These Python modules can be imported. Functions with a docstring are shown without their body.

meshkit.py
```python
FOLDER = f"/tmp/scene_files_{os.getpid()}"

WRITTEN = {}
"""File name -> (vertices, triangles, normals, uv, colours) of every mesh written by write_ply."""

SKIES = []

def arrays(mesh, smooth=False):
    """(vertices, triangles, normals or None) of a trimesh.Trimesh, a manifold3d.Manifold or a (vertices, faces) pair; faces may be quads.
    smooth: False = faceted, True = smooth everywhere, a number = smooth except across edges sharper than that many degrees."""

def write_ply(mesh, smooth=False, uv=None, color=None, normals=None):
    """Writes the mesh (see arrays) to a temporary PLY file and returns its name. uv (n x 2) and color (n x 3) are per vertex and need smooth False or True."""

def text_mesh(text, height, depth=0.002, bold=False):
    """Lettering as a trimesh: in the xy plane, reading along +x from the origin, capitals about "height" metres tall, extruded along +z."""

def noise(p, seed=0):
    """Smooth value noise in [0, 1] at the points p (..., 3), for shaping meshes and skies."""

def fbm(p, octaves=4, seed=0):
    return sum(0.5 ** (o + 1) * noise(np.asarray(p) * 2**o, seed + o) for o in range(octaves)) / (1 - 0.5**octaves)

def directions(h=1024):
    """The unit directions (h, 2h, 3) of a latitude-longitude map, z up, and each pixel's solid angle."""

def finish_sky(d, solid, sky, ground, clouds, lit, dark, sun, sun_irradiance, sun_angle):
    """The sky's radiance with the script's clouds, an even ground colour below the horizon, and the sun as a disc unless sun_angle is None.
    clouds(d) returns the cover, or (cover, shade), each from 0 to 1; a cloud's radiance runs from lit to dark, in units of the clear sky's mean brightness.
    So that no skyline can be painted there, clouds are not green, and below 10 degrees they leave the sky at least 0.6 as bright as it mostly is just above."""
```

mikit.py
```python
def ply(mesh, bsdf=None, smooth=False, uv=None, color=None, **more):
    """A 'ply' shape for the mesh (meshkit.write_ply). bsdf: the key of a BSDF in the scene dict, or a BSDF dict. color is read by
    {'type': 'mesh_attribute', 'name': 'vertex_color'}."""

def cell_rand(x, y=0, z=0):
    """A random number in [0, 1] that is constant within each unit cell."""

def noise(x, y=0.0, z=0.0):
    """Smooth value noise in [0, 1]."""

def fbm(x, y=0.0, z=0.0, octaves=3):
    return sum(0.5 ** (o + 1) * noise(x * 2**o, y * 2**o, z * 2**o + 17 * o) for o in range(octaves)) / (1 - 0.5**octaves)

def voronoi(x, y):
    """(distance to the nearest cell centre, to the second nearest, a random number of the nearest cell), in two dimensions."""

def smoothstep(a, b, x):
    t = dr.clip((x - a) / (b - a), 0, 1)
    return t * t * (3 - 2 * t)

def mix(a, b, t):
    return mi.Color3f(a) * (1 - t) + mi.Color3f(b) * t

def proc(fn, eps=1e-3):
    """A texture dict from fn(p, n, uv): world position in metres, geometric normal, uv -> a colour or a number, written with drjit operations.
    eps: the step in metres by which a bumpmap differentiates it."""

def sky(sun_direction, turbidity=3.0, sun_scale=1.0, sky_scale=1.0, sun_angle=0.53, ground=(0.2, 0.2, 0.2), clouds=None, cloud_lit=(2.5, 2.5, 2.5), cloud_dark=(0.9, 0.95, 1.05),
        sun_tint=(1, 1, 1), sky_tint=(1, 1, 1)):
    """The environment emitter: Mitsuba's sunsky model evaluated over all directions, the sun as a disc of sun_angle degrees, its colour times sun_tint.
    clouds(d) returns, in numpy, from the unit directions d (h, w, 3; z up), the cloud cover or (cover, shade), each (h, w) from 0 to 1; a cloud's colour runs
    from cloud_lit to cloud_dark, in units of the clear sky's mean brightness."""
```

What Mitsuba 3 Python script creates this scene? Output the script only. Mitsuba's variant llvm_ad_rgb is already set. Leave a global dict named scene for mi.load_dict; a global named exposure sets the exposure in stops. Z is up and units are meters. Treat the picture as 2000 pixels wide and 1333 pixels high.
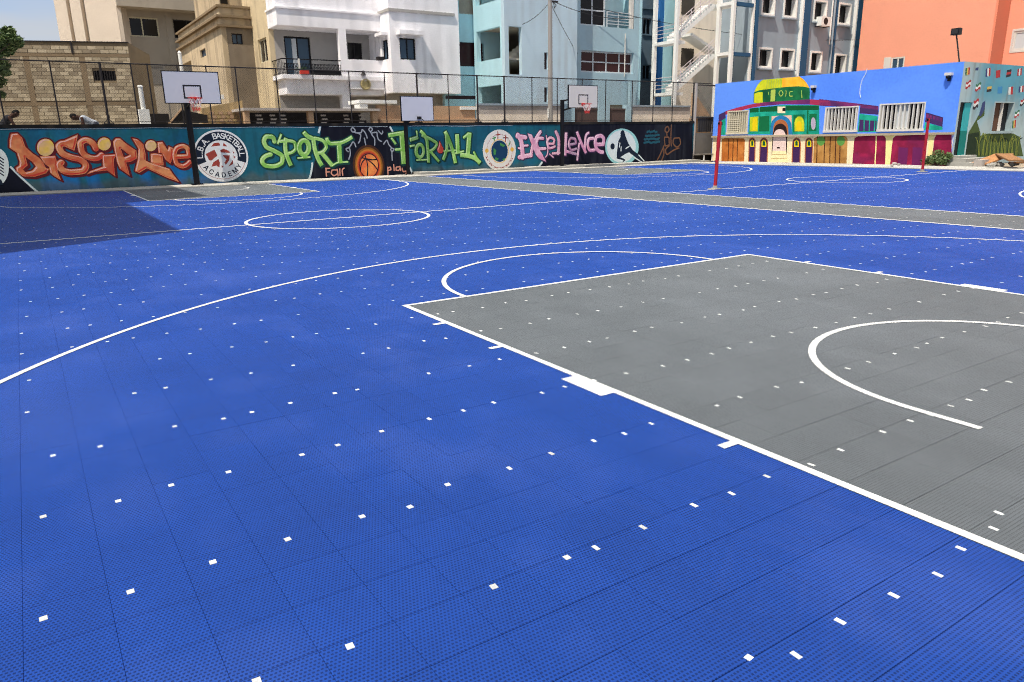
import math, random, numpy as np, trimesh, mitsuba as mi, drjit as dr, mikit, meshkit, shapely
from shapely.geometry import Polygon, LineString, Point, box as sbox, MultiPolygon
from shapely.ops import unary_union
from shapely import affinity
scene, labels = {}, {}
T = mi.ScalarTransform4f
rng = random.Random(7)

# ---------------------------------------------------------------- camera, sky, exposure
EYE = np.array([-5.2426, -1.9742, 1.5049])
FWD = np.array([0.52475811, 0.80789716, -0.26819975])
UP = np.array([0.16144676, 0.21489103, 0.96320132])
RIGHT = np.cross(FWD, UP); RIGHT /= np.linalg.norm(RIGHT)
FOC = 1425.17
scene['camera'] = {'type': 'perspective', 'fov': 2 * math.degrees(math.atan(1000 / FOC)), 'fov_axis': 'x',
                   'to_world': T().look_at(origin=EYE.tolist(), target=(EYE + FWD).tolist(), up=UP.tolist()),
                   'near_clip': 0.05, 'far_clip': 3000.0}
SUN = np.array([-0.488, -0.212, 0.848])
def clouds(d):
    q = d / np.maximum(d[..., 2:3], 0.06)
    c = meshkit.fbm(np.stack([q[..., 0] * 0.5 + 3, q[..., 1] * 0.5, q[..., 2] * 0], -1), 5, 4)
    return np.clip(0.66 + (c - 0.45) * 1.5, 0.35, 0.92), 0.35
scene['sky'] = mikit.sky(SUN.tolist(), turbidity=4, sky_scale=1.2, clouds=clouds, cloud_lit=(1.7, 1.72, 1.76), cloud_dark=(0.95, 1.0, 1.05), sun_tint=(0.93, 0.985, 1.10))
exposure = 1.7

# ---------------------------------------------------------------- helpers
def ray(u, v):
    return FWD + (u - 1000) / FOC * RIGHT - (v - 666.5) / FOC * UP
def on_y(u, v, y): d = ray(u, v); return EYE + d * (y - EYE[1]) / d[1]      # the point at distance y behind a point of the survey
def on_x(u, v, x): d = ray(u, v); return EYE + d * (x - EYE[0]) / d[0]
def on_z(u, v, z=0.0): d = ray(u, v); return EYE + d * (z - EYE[2]) / d[2]
def lin(r, g, b):
    c = np.array([r, g, b]) / 255.0
    return tuple(float(x) for x in np.where(c < 0.04045, c / 12.92, ((c + 0.055) / 1.055) ** 2.4))

used = {}
def numbered(base):
    n = used.get(base, 0); used[base] = n + 1
    return base if n == 0 else f'{base}_{n:03d}'
def tag(key, label=None, cat=None, group=None, kind=None):
    d = {}
    if label: d['label'] = label
    if cat: d['category'] = cat
    if group: d['group'] = group
    if kind: d['kind'] = kind
    if d: labels[key] = d
def put(base, mesh, mat, label=None, cat=None, group=None, kind=None, smooth=False, **kw):
    key = numbered(base)
    scene[key] = mikit.ply(mesh, mat, smooth=smooth, **kw) if not isinstance(mesh, dict) else mesh
    tag(key, label, cat, group, kind)
    return key
def thing(base, label, cat, group=None):
    key = numbered(base); tag(key, label, cat, group); return key

BOXF = np.array([[0, 2, 3], [0, 3, 1], [4, 5, 7], [4, 7, 6], [0, 1, 5], [0, 5, 4], [2, 6, 7], [2, 7, 3], [0, 4, 6], [0, 6, 2], [1, 3, 7], [1, 7, 5]])
def boxm(x0, x1, y0, y1, z0, z1):
    v = np.array([[x, y, z] for z in (z0, z1) for y in (y0, y1) for x in (x0, x1)], float)
    return trimesh.Trimesh(v, BOXF, process=False)
def cat(ms): return trimesh.util.concatenate([m for m in ms if m is not None])
def bar(a, b, r, sides=6, r2=None, caps=True):
    a, b = np.array(a, float), np.array(b, float); r2 = r if r2 is None else r2
    d = (b - a) / np.linalg.norm(b - a); x = np.cross(d, [0, 0, 1] if abs(d[2]) < .9 else [1, 0, 0]); x /= np.linalg.norm(x); y = np.cross(d, x)
    t = np.arange(sides) * 2 * np.pi / sides
    ring = np.cos(t)[:, None] * x + np.sin(t)[:, None] * y
    v = np.vstack([a + ring * r, b + ring * r2, [a], [b]]); f = []
    for i in range(sides):
        j = (i + 1) % sides
        f += [[i, j, sides + j], [i, sides + j, sides + i]]
        if caps: f += [[2 * sides, j, i], [2 * sides + 1, sides + i, sides + j]]
    return trimesh.Trimesh(v, np.array(f), process=False)
def sqbar(a, b, w):
    return bar(a, b, w * 0.7071, 4)
def path(pts, r, sides=5): return cat([bar(p, q, r, sides) for p, q in zip(pts[:-1], pts[1:])])
def polys(g):
    if g is None or g.is_empty: return []
    if g.geom_type == 'Polygon': return [g]
    return [p for p in getattr(g, 'geoms', []) if p.geom_type == 'Polygon' and p.area > 1e-6]
def extr(g, h):
    ms = [trimesh.creation.extrude_polygon(p, h, engine='earcut') for p in polys(g)]
    return cat(ms) if ms else None
class Frame:
    """an upright plane: s along it, z up, d out of it towards the court"""
    def __init__(self, a, b):
        self.a = np.array([a[0], a[1], 0.0]); u = np.array([b[0] - a[0], b[1] - a[1], 0.0]); self.len = np.linalg.norm(u)
        self.u = u / self.len; self.n = np.array([self.u[1], -self.u[0], 0.0])
        self.M = np.eye(4); self.M[:3, 0] = self.u; self.M[:3, 1] = [0, 0, 1]; self.M[:3, 2] = self.n; self.M[:3, 3] = self.a
    def px(self, u, v, d=0.0):
        r = ray(u, v); t = ((self.a + self.n * d - EYE) @ self.n) / (r @ self.n); X = EYE + r * t - self.a
        return np.array([X @ self.u, X[2]])
    def rect(self, u0, v0, u1, v1):
        um, vm = (u0 + u1) / 2, (v0 + v1) / 2
        return self.px(u0, vm)[0], self.px(u1, vm)[0], self.px(um, v1)[1], self.px(um, v0)[1]
    def P(self, s, z, d=0.0): return self.a + self.u * s + self.n * d + np.array([0, 0, z])
    def box(self, s0, s1, z0, z1, d0, d1): m = boxm(s0, s1, z0, z1, d0, d1); m.apply_transform(self.M); return m
    def prism(self, g, d0, d1):
        m = extr(g, d1 - d0)
        if m is None: return None
        m.apply_translation([0, 0, d0]); m.apply_transform(self.M); return m
    def poly(self, pts, z=None, clip=True):
        """polygon from survey points, z = (x0, y0, scale) of the enlargement they were read in"""
        q = [self.px(*(p if z is None else (z[0] + p[0] / z[2], z[1] + p[1] / z[2]))) for p in pts]
        g = Polygon(q).buffer(0); return g
    def line(self, pts, w, z, cap=1):
        """a painted stroke of width w (enlargement pixels)"""
        q = np.array([self.px(z[0] + p[0] / z[2], z[1] + p[1] / z[2]) for p in pts])
        c = np.mean(np.array(pts, float), 0); e = self.px(z[0] + c[0] / z[2], z[1] + c[1] / z[2]); e2 = self.px(z[0] + c[0] / z[2], z[1] + (c[1] + w) / z[2])
        ww = abs(e2[1] - e[1])
        if len(q) > 2:   # round the bends
            t = np.linspace(0, 1, len(q)); tt = np.linspace(0, 1, len(q) * 5)
            from scipy.interpolate import CubicSpline, PchipInterpolator
            q = np.stack([PchipInterpolator(t, q[:, k])(tt) for k in (0, 1)], 1)
        return LineString(q).buffer(ww / 2, cap_style=cap, join_style=1, quad_segs=4)

# ---------------------------------------------------------------- materials
def bs(name, base, rough=0.7, spec=0.3, **kw):
    c = base if isinstance(base, dict) else {'type': 'rgb', 'value': list(base)}
    scene[name] = {'type': 'twosided', 'bsdf': {'type': 'principled', 'base_color': c, 'roughness': rough, 'specular': spec, **kw}}
    return name
def flat(name, r, g, b, k=1.0, rough=0.75): return bs(name, tuple(k * x for x in lin(r, g, b)), rough, 0.25)
def plaster(name, r, g, b, k=1.0, amt=0.22, streak=0.25, sc=1.0, dirt=(0.16, 0.13, 0.1), bump=0.0):
    c = tuple(k * x for x in lin(r, g, b)); seed = rng.random() * 50
    def fn(p, n, uv):
        h = p.x + p.y
        a = mikit.fbm(h * 0.7 * sc + seed, p.z * 0.7 * sc, p.x * 0.3 * sc, 4)
        st = mikit.noise(h * 4.0 * sc + seed, p.z * 0.35, 3.0) * mikit.fbm(h * 1.1 + seed, p.z * 0.6, 9.0, 2)
        fine = mikit.noise(p.x * 22, p.y * 22, p.z * 22)
        t = dr.clip((st - 0.22) * 2.2, 0, 1) * streak
        return mikit.mix(c, dirt, t) * (1 + (a - 0.5) * 2 * amt + (fine - 0.5) * 0.08)
    return bs(name, mikit.proc(fn), 0.85, 0.2)
# ---------------------------------------------------------------- ground and court
def sheet(g, z):
    vs, fs, n = [], [], 0
    for p in polys(g):
        v, f = trimesh.creation.triangulate_polygon(p, engine='earcut')
        c = np.cross(v[f[:, 1]] - v[f[:, 0]], v[f[:, 2]] - v[f[:, 0]])
        f = np.where((c < 0)[:, None], f[:, ::-1], f)
        vs.append(np.c_[v, np.full(len(v), z)]); fs.append(f + n); n += len(v)
    return trimesh.Trimesh(np.vstack(vs), np.vstack(fs), process=False)

TX, TY, X0, Y0 = 0.2527, 0.2567, -5.477, -0.30
BLUE, GREY = lin(20, 65, 151), lin(96, 103, 108)
def weave(p):
    """dark openings of the woven plastic grid, 1 where open"""
    v = p.y / 0.0152; row = dr.floor(v); u = p.x / 0.0133 + 0.5 * (row - 2 * dr.floor(row / 2))
    fu, fv = dr.abs(u - dr.floor(u) - 0.5), dr.abs(v - row - 0.5)
    return mikit.smoothstep(0.40, 0.20, fu) * mikit.smoothstep(0.36, 0.16, fv)
def court_fn(seams):
    def fn(p, n, uv):
        side = 7.47 - 0.0323 * (p.y - 3.1)
        strip = (p.x > side) & (p.x < 9.5 - 0.022 * (p.y - 4))
        key = (dr.abs(p.x) < 2.45) & ((p.y < 4.225) | (p.y > 20.625))
        key2 = (dr.abs(p.x - 17.2) < 2.45) & ((p.y < 4.225) | (p.y > 20.625))
        base = dr.select(strip | key | key2, mi.Color3f(GREY), mi.Color3f(BLUE))
        ix, iy = dr.floor((p.x - X0) / TX), dr.floor((p.y - Y0) / TY)
        tone = 1 + (mikit.cell_rand(ix, iy, 2) - 0.5) * 0.055
        big = mikit.fbm(p.x * 0.55, p.y * 0.75, 2.0, 3); mid = mikit.fbm(p.x * 3.1, p.y * 2.2, 5.0, 3)
        dust = dr.clip((mid - 0.5) * 1.6, 0, 1) * 0.12 + dr.clip((big - 0.5) * 2.0, 0, 1) * 0.10
        sc1 = mikit.noise(p.x * 2.2 + p.y * 1.3, p.y * 38 - p.x * 22, 3.0) * mikit.noise(p.x * 0.9, p.y * 0.9, 7.0)
        sc2 = mikit.noise(p.x * 46 + p.y * 12, p.y * 2.6 - p.x * 1.1, 9.0) * mikit.noise(p.x * 0.7 + 5, p.y * 0.7, 11.0)
        scuff = mikit.smoothstep(0.5, 0.8, sc1) + mikit.smoothstep(0.52, 0.8, sc2)
        grit = mikit.noise(p.x * 60, p.y * 60, 1.0)
        base = base * tone * (1 + (big - 0.5) * 0.20 + (mid - 0.5) * 0.20 + (grit - 0.5) * 0.10)
        base = mikit.mix(base, (0.30, 0.32, 0.38), dr.clip(dust * 0.45 + scuff * 0.010 + 0.010, 0, 0.5))
        wk = dr.select(strip | key | key2, 0.42, 0.68)
        base = base * (1 + wk * (0.22 - weave(p)))
        if seams:
            sx, sy = (p.x - X0) / TX, (p.y - Y0) / TY
            ex, ey = dr.abs(sx - dr.round(sx)) * TX, dr.abs(sy - dr.round(sy)) * TY
            base = base * (1 - 0.55 * dr.select((ex < 0.0014) | (ey < 0.0026), 1.0, 0.0))
        return base
    return fn
bs('m_court_far', mikit.proc(court_fn(True)), 0.6, 0.22)
bs('m_court_tile', mikit.proc(court_fn(False)), 0.6, 0.22)
def line_fn(p, n, uv):
    wear = mikit.fbm(p.x * 5, p.y * 5, 1.0, 3) - 0.35 * mikit.smoothstep(0.55, 0.8, mikit.fbm(p.x * 17, p.y * 17, 4.0, 2))
    return mi.Color3f(0.70, 0.72, 0.72) * (1.03 - 0.20 * weave(p)) * (0.88 + 0.2 * wear)
bs('m_line', mikit.proc(line_fn), 0.6, 0.3)
def clip_fn(p, n, uv): return mi.Color3f(0.74, 0.77, 0.77) * (0.72 + 0.36 * mikit.cell_rand(dr.floor(p.x * 4.1), dr.floor(p.y * 4.3), 5))
bs('m_clip', mikit.proc(clip_fn), 0.5, 0.3)
def concrete(name, r, g, b, sc=1.0):
    c = lin(r, g, b)
    def fn(p, n, uv):
        a = mikit.fbm(p.x * 1.3 * sc, p.y * 1.3 * sc, p.z * 1.3 * sc, 4); f = mikit.noise(p.x * 30, p.y * 30, p.z * 30)
        return mi.Color3f(c) * (0.7 + 0.55 * a + 0.12 * (f - 0.5))
    return bs(name, mikit.proc(fn), 0.9, 0.2)
concrete('m_concrete', 158, 158, 152); concrete('m_ground', 140, 130, 114, 0.5); concrete('m_subbase', 60, 60, 62)

put('ground', sheet(sbox(-900, -900, 900, 900), -0.03), 'm_ground', 'sandy bare ground around the sports court', kind='structure')
COURT = sbox(-13, -7, 25.05, 26.45)
put('court_base', sheet(COURT, -0.014), 'm_subbase', 'dark base under the plastic court tiles', kind='structure')
near = []
for i in range(-30, 80):
    for j in range(-20, 50):
        c = np.array([X0 + (i + .5) * TX, Y0 + (j + .5) * TY, 0.0]); q = c - EYE; D = q @ FWD
        if D < 1.2 or D > 10.4 or not COURT.contains(Point(c[0], c[1]).buffer(.2)): continue
        u, v = 1000 + FOC * (q @ RIGHT) / D, 666.5 - FOC * (q @ UP) / D
        if -140 < u < 2140 and v < 1560: near.append((D, i, j, c))
near.sort(key=lambda x: x[0])
inview = [t for t in near if True]
cells = unary_union([sbox(X0 + i * TX, Y0 + j * TY, X0 + (i + 1) * TX, Y0 + (j + 1) * TY).buffer(1e-6, join_style=2) for _, i, j, _ in near])
put('court', sheet(COURT.difference(cells), 0.0), 'm_court_far', 'blue and grey plastic tile sports court with white lines', kind='structure')
def tile_mesh():
    hx, hy, c = TX / 2 - 0.0004, TY / 2 - 0.0010, 0.0012
    def ring(a, b, z): return [[-a, -b, z], [a, -b, z], [a, b, z], [-a, b, z]]
    v = np.array(ring(hx, hy, -0.012) + ring(hx, hy, -c) + ring(hx - c, hy - c, 0.0)); f = []
    for k in (0, 4):
        for m in range(4):
            n = (m + 1) % 4; f += [[k + m, k + n, k + 4 + n], [k + m, k + 4 + n, k + 4 + m]]
    f += [[8, 9, 10], [8, 10, 11]]
    return trimesh.Trimesh(v, np.array(f), process=False)
TM = tile_mesh(); tile_ply = mikit.ply(TM, 'm_court_tile'); rest = []
for k, (D, i, j, c) in enumerate(near):
    dz = (rng.random() - 0.5) * 0.0012
    if k < 300: put('court__tile', {**tile_ply, 'to_world': T().translate([c[0], c[1], dz])}, None)
    else:
        m = TM.copy(); m.apply_translation([c[0], c[1], dz]); rest.append(m)
put('court__tile_field', cat(rest), 'm_court_tile', 'rows of plastic court tiles farther from the camera', kind='stuff')

# clips: small white inserts in every third row of tiles
def clip_mesh(w, h): m = boxm(-w / 2, w / 2, -h / 2, h / 2, -0.004, 0.0016); return m
CM = [clip_mesh(.024, .027), clip_mesh(.018, .034), clip_mesh(.023, .021)]
cp = [mikit.ply(m, 'm_clip') for m in CM]; found = []; PLACES = []
SEEN = {-1: [(-3.54, -.88), (-3.29, -.86), (-3.02, -.88), (-2.78, -.9), (-2.54, -.86), (-2.29, -.86)],
        0: [(-4.91, -.07), (-4.63, -.08), (-4.1, -.07), (-3.78, -.07), (-3.65, -.08), (-3.4, -.07), (-3.1, -.06), (-2.89, -.08), (-2.63, -.06), (-2.36, -.1), (-2.1, -.08), (-1.72, -.07), (-1.46, -.07), (-1.29, -.09), (-1.06, -.08), (-.88, -.09)],
        1: [(-5.42, .63), (-5.16, .63), (-4.88, .66), (-4.6, .66), (-4.29, .66), (-4.09, .62), (-3.86, .71), (-3.54, .69), (-3.28, .71), (-3.01, .71), (-2.82, .69), (-2.61, .71)],
        2: [(-5.4, 1.44), (-5.12, 1.41), (-4.9, 1.44), (-4.65, 1.43), (-4.3, 1.42), (-4.11, 1.43), (-3.85, 1.47), (-3.56, 1.48), (-3.34, 1.48), (-3.13, 1.49), (-2.8, 1.46), (-2.62, 1.47)],
        3: [(-5.34, 2.15), (-5.13, 2.14), (-4.76, 2.21), (-4.51, 2.17), (-4.35, 2.18), (-4.12, 2.2), (-3.84, 2.21)]}
r2 = random.Random(11)
for j in range(-9, 37):
    y = -0.075 + 0.756 * j
    if y > 26.3: continue
    for i in range(-10, 121):
        x = X0 + 0.06 + TX * i + (r2.random() - .5) * 0.11; yy = y + (r2.random() - .5) * 0.05; a = (r2.random() - .5) * 16; kk = r2.choice((1, 1, 2)) if x > -3.7 and j < 6 else r2.choice((0, 2, 2))
        if r2.random() < .10 or (j in SEEN and SEEN[j][0][0] - .12 < x < SEEN[j][-1][0] + .12): continue
        PLACES.append((x, yy, a, kk))
for j, row in SEEN.items(): PLACES += [(x, y, (r2.random() - .5) * 10, 1 if x > -3.7 else 0) for x, y in row]
if True:
    for x, yy, a, kk in PLACES:
        q = np.array([x, yy, 0]) - EYE; D = q @ FWD
        if D < 1.5 or not COURT.contains(Point(x, yy)): continue
        u, v = 1000 + FOC * (q @ RIGHT) / D, 666.5 - FOC * (q @ UP) / D
        if -60 < u < 2060 and v < 1400: found.append((D, x, yy, a, kk))
found.sort(); far = []
for k, (D, x, y, a, kk) in enumerate(found):
    if k < 300: put('court__marker_clip', {**cp[kk], 'to_world': T().translate([x, y, 0]).rotate([0, 0, 1], a)}, None)
    else:
        m = CM[kk].copy(); m.apply_transform(trimesh.transformations.rotation_matrix(math.radians(a), [0, 0, 1])); m.apply_translation([x, y, 0]); far.append(m)
put('court__marker_clip_field', cat(far), 'm_clip', 'small white clips dotted over the farther court tiles', kind='stuff')

# painted lines, 3 mm above the tiles
LZ = 0.0030
def arc(cx, cy, r, a0, a1, w=0.05, n=96):
    t = np.radians(np.linspace(a0, a1, n)); ro, ri = r, r - w
    return Polygon(np.r_[np.c_[cx + ro * np.cos(t), cy + ro * np.sin(t)], np.c_[cx + ri * np.cos(t), cy + ri * np.sin(t)][::-1]])
def seg(x0, y0, x1, y1, w=0.05): return LineString([(x0, y0), (x1, y1)]).buffer(w / 2, cap_style=2)
def ln(name, g, label, z=LZ): put('court__' + name, sheet(g, z), 'm_line', label)
def lane(cx, sgn, y0, dy=0.0):
    """the key of one basket: hoop at (cx, y0), sgn = +1 when the court runs towards +y"""
    X = lambda x: cx + x
    Y = lambda y: y0 + sgn * y
    b = lambda x0, y0_, x1, y1: sbox(min(X(x0), X(x1)), min(Y(y0_), Y(y1)), max(X(x0), X(x1)), max(Y(y0_), Y(y1)))
    ys = -1.575 - (2.2 if sgn > 0 else 0.02)
    g = unary_union([b(-2.45, 4.175, 2.45, 4.225), b(-2.45, ys, -2.40, 4.2), b(2.40, ys, 2.45, 4.2)])
    ln('key_outline', g, None)
    for s in (-1, 1):
        for y in (3.355, 2.455, 0.255): ln('lane_mark', b(s * 2.45, y, s * 2.55, y + .05), None)
        ln('lane_block', b(s * 2.45, 1.2, s * 2.55, 1.6), None)
    ln('free_throw_arc', arc(cx, Y(4.2), 1.8, 0, 180) if sgn > 0 else arc(cx, Y(4.2), 1.8, 180, 360, .06), None, LZ + .002)
    g = unary_union([arc(cx, y0, 1.3, 0, 180) if sgn > 0 else arc(cx, y0, 1.3, 180, 360), b(-1.3, -.34, -1.25, 0), b(1.25, -.34, 1.3, 0)])
    ln('no_charge_arc', g, None)
    a = 24 if sgn > 0 else -8
    g = [arc(cx, y0, 6.75, -10, 190, n=200) if sgn > 0 else arc(cx, y0, 6.75, 170, 370, .065, n=200)]
    ln('three_point_line', unary_union(g).intersection(COURT), None, LZ + .001)
lane(0, 1, 0); lane(0, -1, 24.85); lane(17.2, -1, 24.85); lane(17.2, 1, 0)
for cx, xa, xb in ((0, -8.0, 7.15), (17.2, 9.3, 25.05)):
    ln('centre_circle', arc(cx, 12.425, 1.83, 0, 360, .065), None, LZ + .001); ln('centre_line', seg(xa, 12.42, xb, 12.45, .07), None)
xs = lambda y: 7.47 - 0.0323 * (y - 3.1)
xt = lambda y: 9.5 - 0.022 * (y - 4)
ln('side_line', seg(xs(-6), -6, xs(26.45), 26.45, .07), 'white line on the near side of the grey strip', LZ + .0015)
ln('side_line', seg(xt(-6), -6, xt(26.45), 26.45, .07), 'white line on the far side of the grey strip', LZ + .0015)

# concrete apron, kerb and the raised street behind the wall
put('pavement', cat([boxm(25.05, 27.9, -7, 26.45, -0.03, 0.03), boxm(-13, 26.4, 26.45, 28.1, -0.03, 0.035)]), 'm_concrete', 'pale concrete apron along the edge of the court', kind='structure')
kg = []
for k in range(24):
    x = 9.2 + k * .75; kg.append(boxm(x, x + .745, 27.2 + .1 * rng.random(), 28.12, 0.03, 0.10 + .05 * rng.random()))
put('kerb', cat(kg), 'm_concrete', 'rough raised concrete kerb at the foot of the graffiti wall', kind='structure')
put('street', boxm(-60, 160, 28.42, 140, -0.02, 1.1), 'm_ground', 'raised dusty street behind the graffiti wall', kind='structure')
# ---------------------------------------------------------------- graffiti wall
W = Frame((-13.0, 28.2), (26.85, 28.2)); WH = 2.10
def teal_fn(p, n, uv):
    a = mikit.fbm(p.x * 0.8, p.z * 1.1, 4.0, 4); f = mikit.noise(p.x * 14, p.z * 14, 1.0); g = mikit.fbm(p.x * 2.6 + 3, p.z * 1.2, 8.0, 3)
    c = mikit.mix(lin(2, 78, 104), lin(22, 108, 124), a)
    cl = mikit.smoothstep(0.45, 0.75, g) * dr.select(p.z < 0.75, 1.0, 0.25) * dr.select(p.x < 3, 1.0, 0.15)
    c = mikit.mix(c, lin(10, 110, 185), cl * 0.8)
    st = mikit.smoothstep(0.55, 0.8, mikit.noise(p.x * 7, p.z * 0.6, 3.0)) * 0.18
    d = mikit.smoothstep(0.30, 0.02, p.z - 0.25 * mikit.noise(p.x * 3.0, 2.0, 1.0)) * 0.45
    fade = mikit.smoothstep(0.5, 0.8, mikit.fbm(p.x * 1.7, p.z * 2.3, 11.0, 3)) * 0.13
    c = mikit.mix(mikit.mix(c, lin(80, 130, 140), fade), lin(92, 88, 78), d)
    return c * (1 - st) * (0.92 + 0.16 * f)
bs('m_teal', mikit.proc(teal_fn), 0.6, 0.3)
plaster('m_navy', 14, 18, 34, 1.0, 0.35, 0.22, 2.0, (0.06, 0.07, 0.09))
plaster('m_coping', 20, 22, 26, 1.0, 0.4, 0.2)
flat('m_wline', 205, 220, 222); flat('m_figure', 150, 158, 168)
def spray(name, a, b, dark, sc=3.0):
    def fn(p, n, uv):
        h = p.x + p.y
        t = mikit.fbm(h * sc, p.z * sc * 1.2, 6.0, 3); f = mikit.noise(h * 18, p.z * 18, 1.0)
        c = mikit.mix(lin(*a), lin(*b), mikit.smoothstep(0.3, 0.7, t))
        return mikit.mix(c, lin(*dark), mikit.smoothstep(0.6, 0.85, mikit.fbm(h * sc * 0.7 + 9, p.z * sc, 2.0, 2)) * 0.5) * (0.93 + 0.14 * f)
    return bs(name, mikit.proc(fn), 0.65, 0.3)
spray('m_orange', (204, 104, 66), (220, 146, 98), (180, 58, 50)); flat('m_maroon', 92, 24, 34); flat('m_peach', 240, 190, 180); flat('m_red_spray', 196, 62, 52)
spray('m_green', (128, 190, 84), (166, 214, 120), (96, 160, 60)); flat('m_green_dk', 14, 62, 58); flat('m_green_lt', 208, 236, 178)
spray('m_pink', (214, 150, 184), (232, 184, 206), (226, 128, 150)); flat('m_pink_dk', 60, 40, 74); flat('m_pink_lt', 244, 218, 230)
spray('m_yellowball', (232, 196, 84), (222, 186, 140), (214, 140, 90)); flat('m_red_dot', 222, 84, 66)
flat('m_white_paint', 226, 230, 232); flat('m_navy_paint', 18, 32, 52); flat('m_red_patch', 156, 66, 58)
GW = thing('graffiti_wall', 'long low wall painted with teal and black graffiti, letters and round badges', 'wall')
put(GW + '__wall_body', W.box(0, W.len, 0.0, WH, -0.2, 0), 'm_teal')
put(GW + '__coping', W.box(0, W.len, WH, WH + 0.12, -0.22, 0.02), 'm_coping', 'black painted top band of the wall')
L1, L2, L3, L4, L5 = 0.003, 0.006, 0.009, 0.012, 0.015
inside = sbox(0, 0.005, W.len, WH - 0.002)
def paint(name, g, d0, d1, m, label=None, F=W, par=None, clip=inside):
    g = g.buffer(0).intersection(clip) if clip is not None else g
    mm = F.prism(g, d0, d1)
    if mm is not None: return put((par or GW) + '__' + name, mm, m, label)
Z1, Z2, Z3, Z4 = (0, 240, 8.886), (190, 240, 8.886), (370, 240, 10.253), (500, 240, 9.524)
Z5, Z6, Z7, Z8 = (660, 240, 9.524), (800, 235, 9.524), (990, 235, 9.524), (1160, 235, 9.524)
ZP = (0, 0, 1.0)
wl = W.line; wp = W.poly
bp1 = unary_union([wp([(-60, 800), (0, 790), (170, 770), (640, 1226), (640, 1300), (-200, 1300), (-200, 800)], Z1)])
bp2 = wp([(628, 244), (626, 262), (614, 317), (604, 362), (812, 362), (807, 340), (799, 322), (768, 260), (760, 244)], ZP)
bp3 = wp([(1095, 243), (1353, 236), (1353, 330), (1043, 348), (1045, 337), (1059, 316), (1078, 300), (1096, 296)], ZP)
for g in (bp1, bp2, bp3): paint('dark_panel', g, 0, L1, 'm_navy', 'black painted field of the wall')
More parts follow.
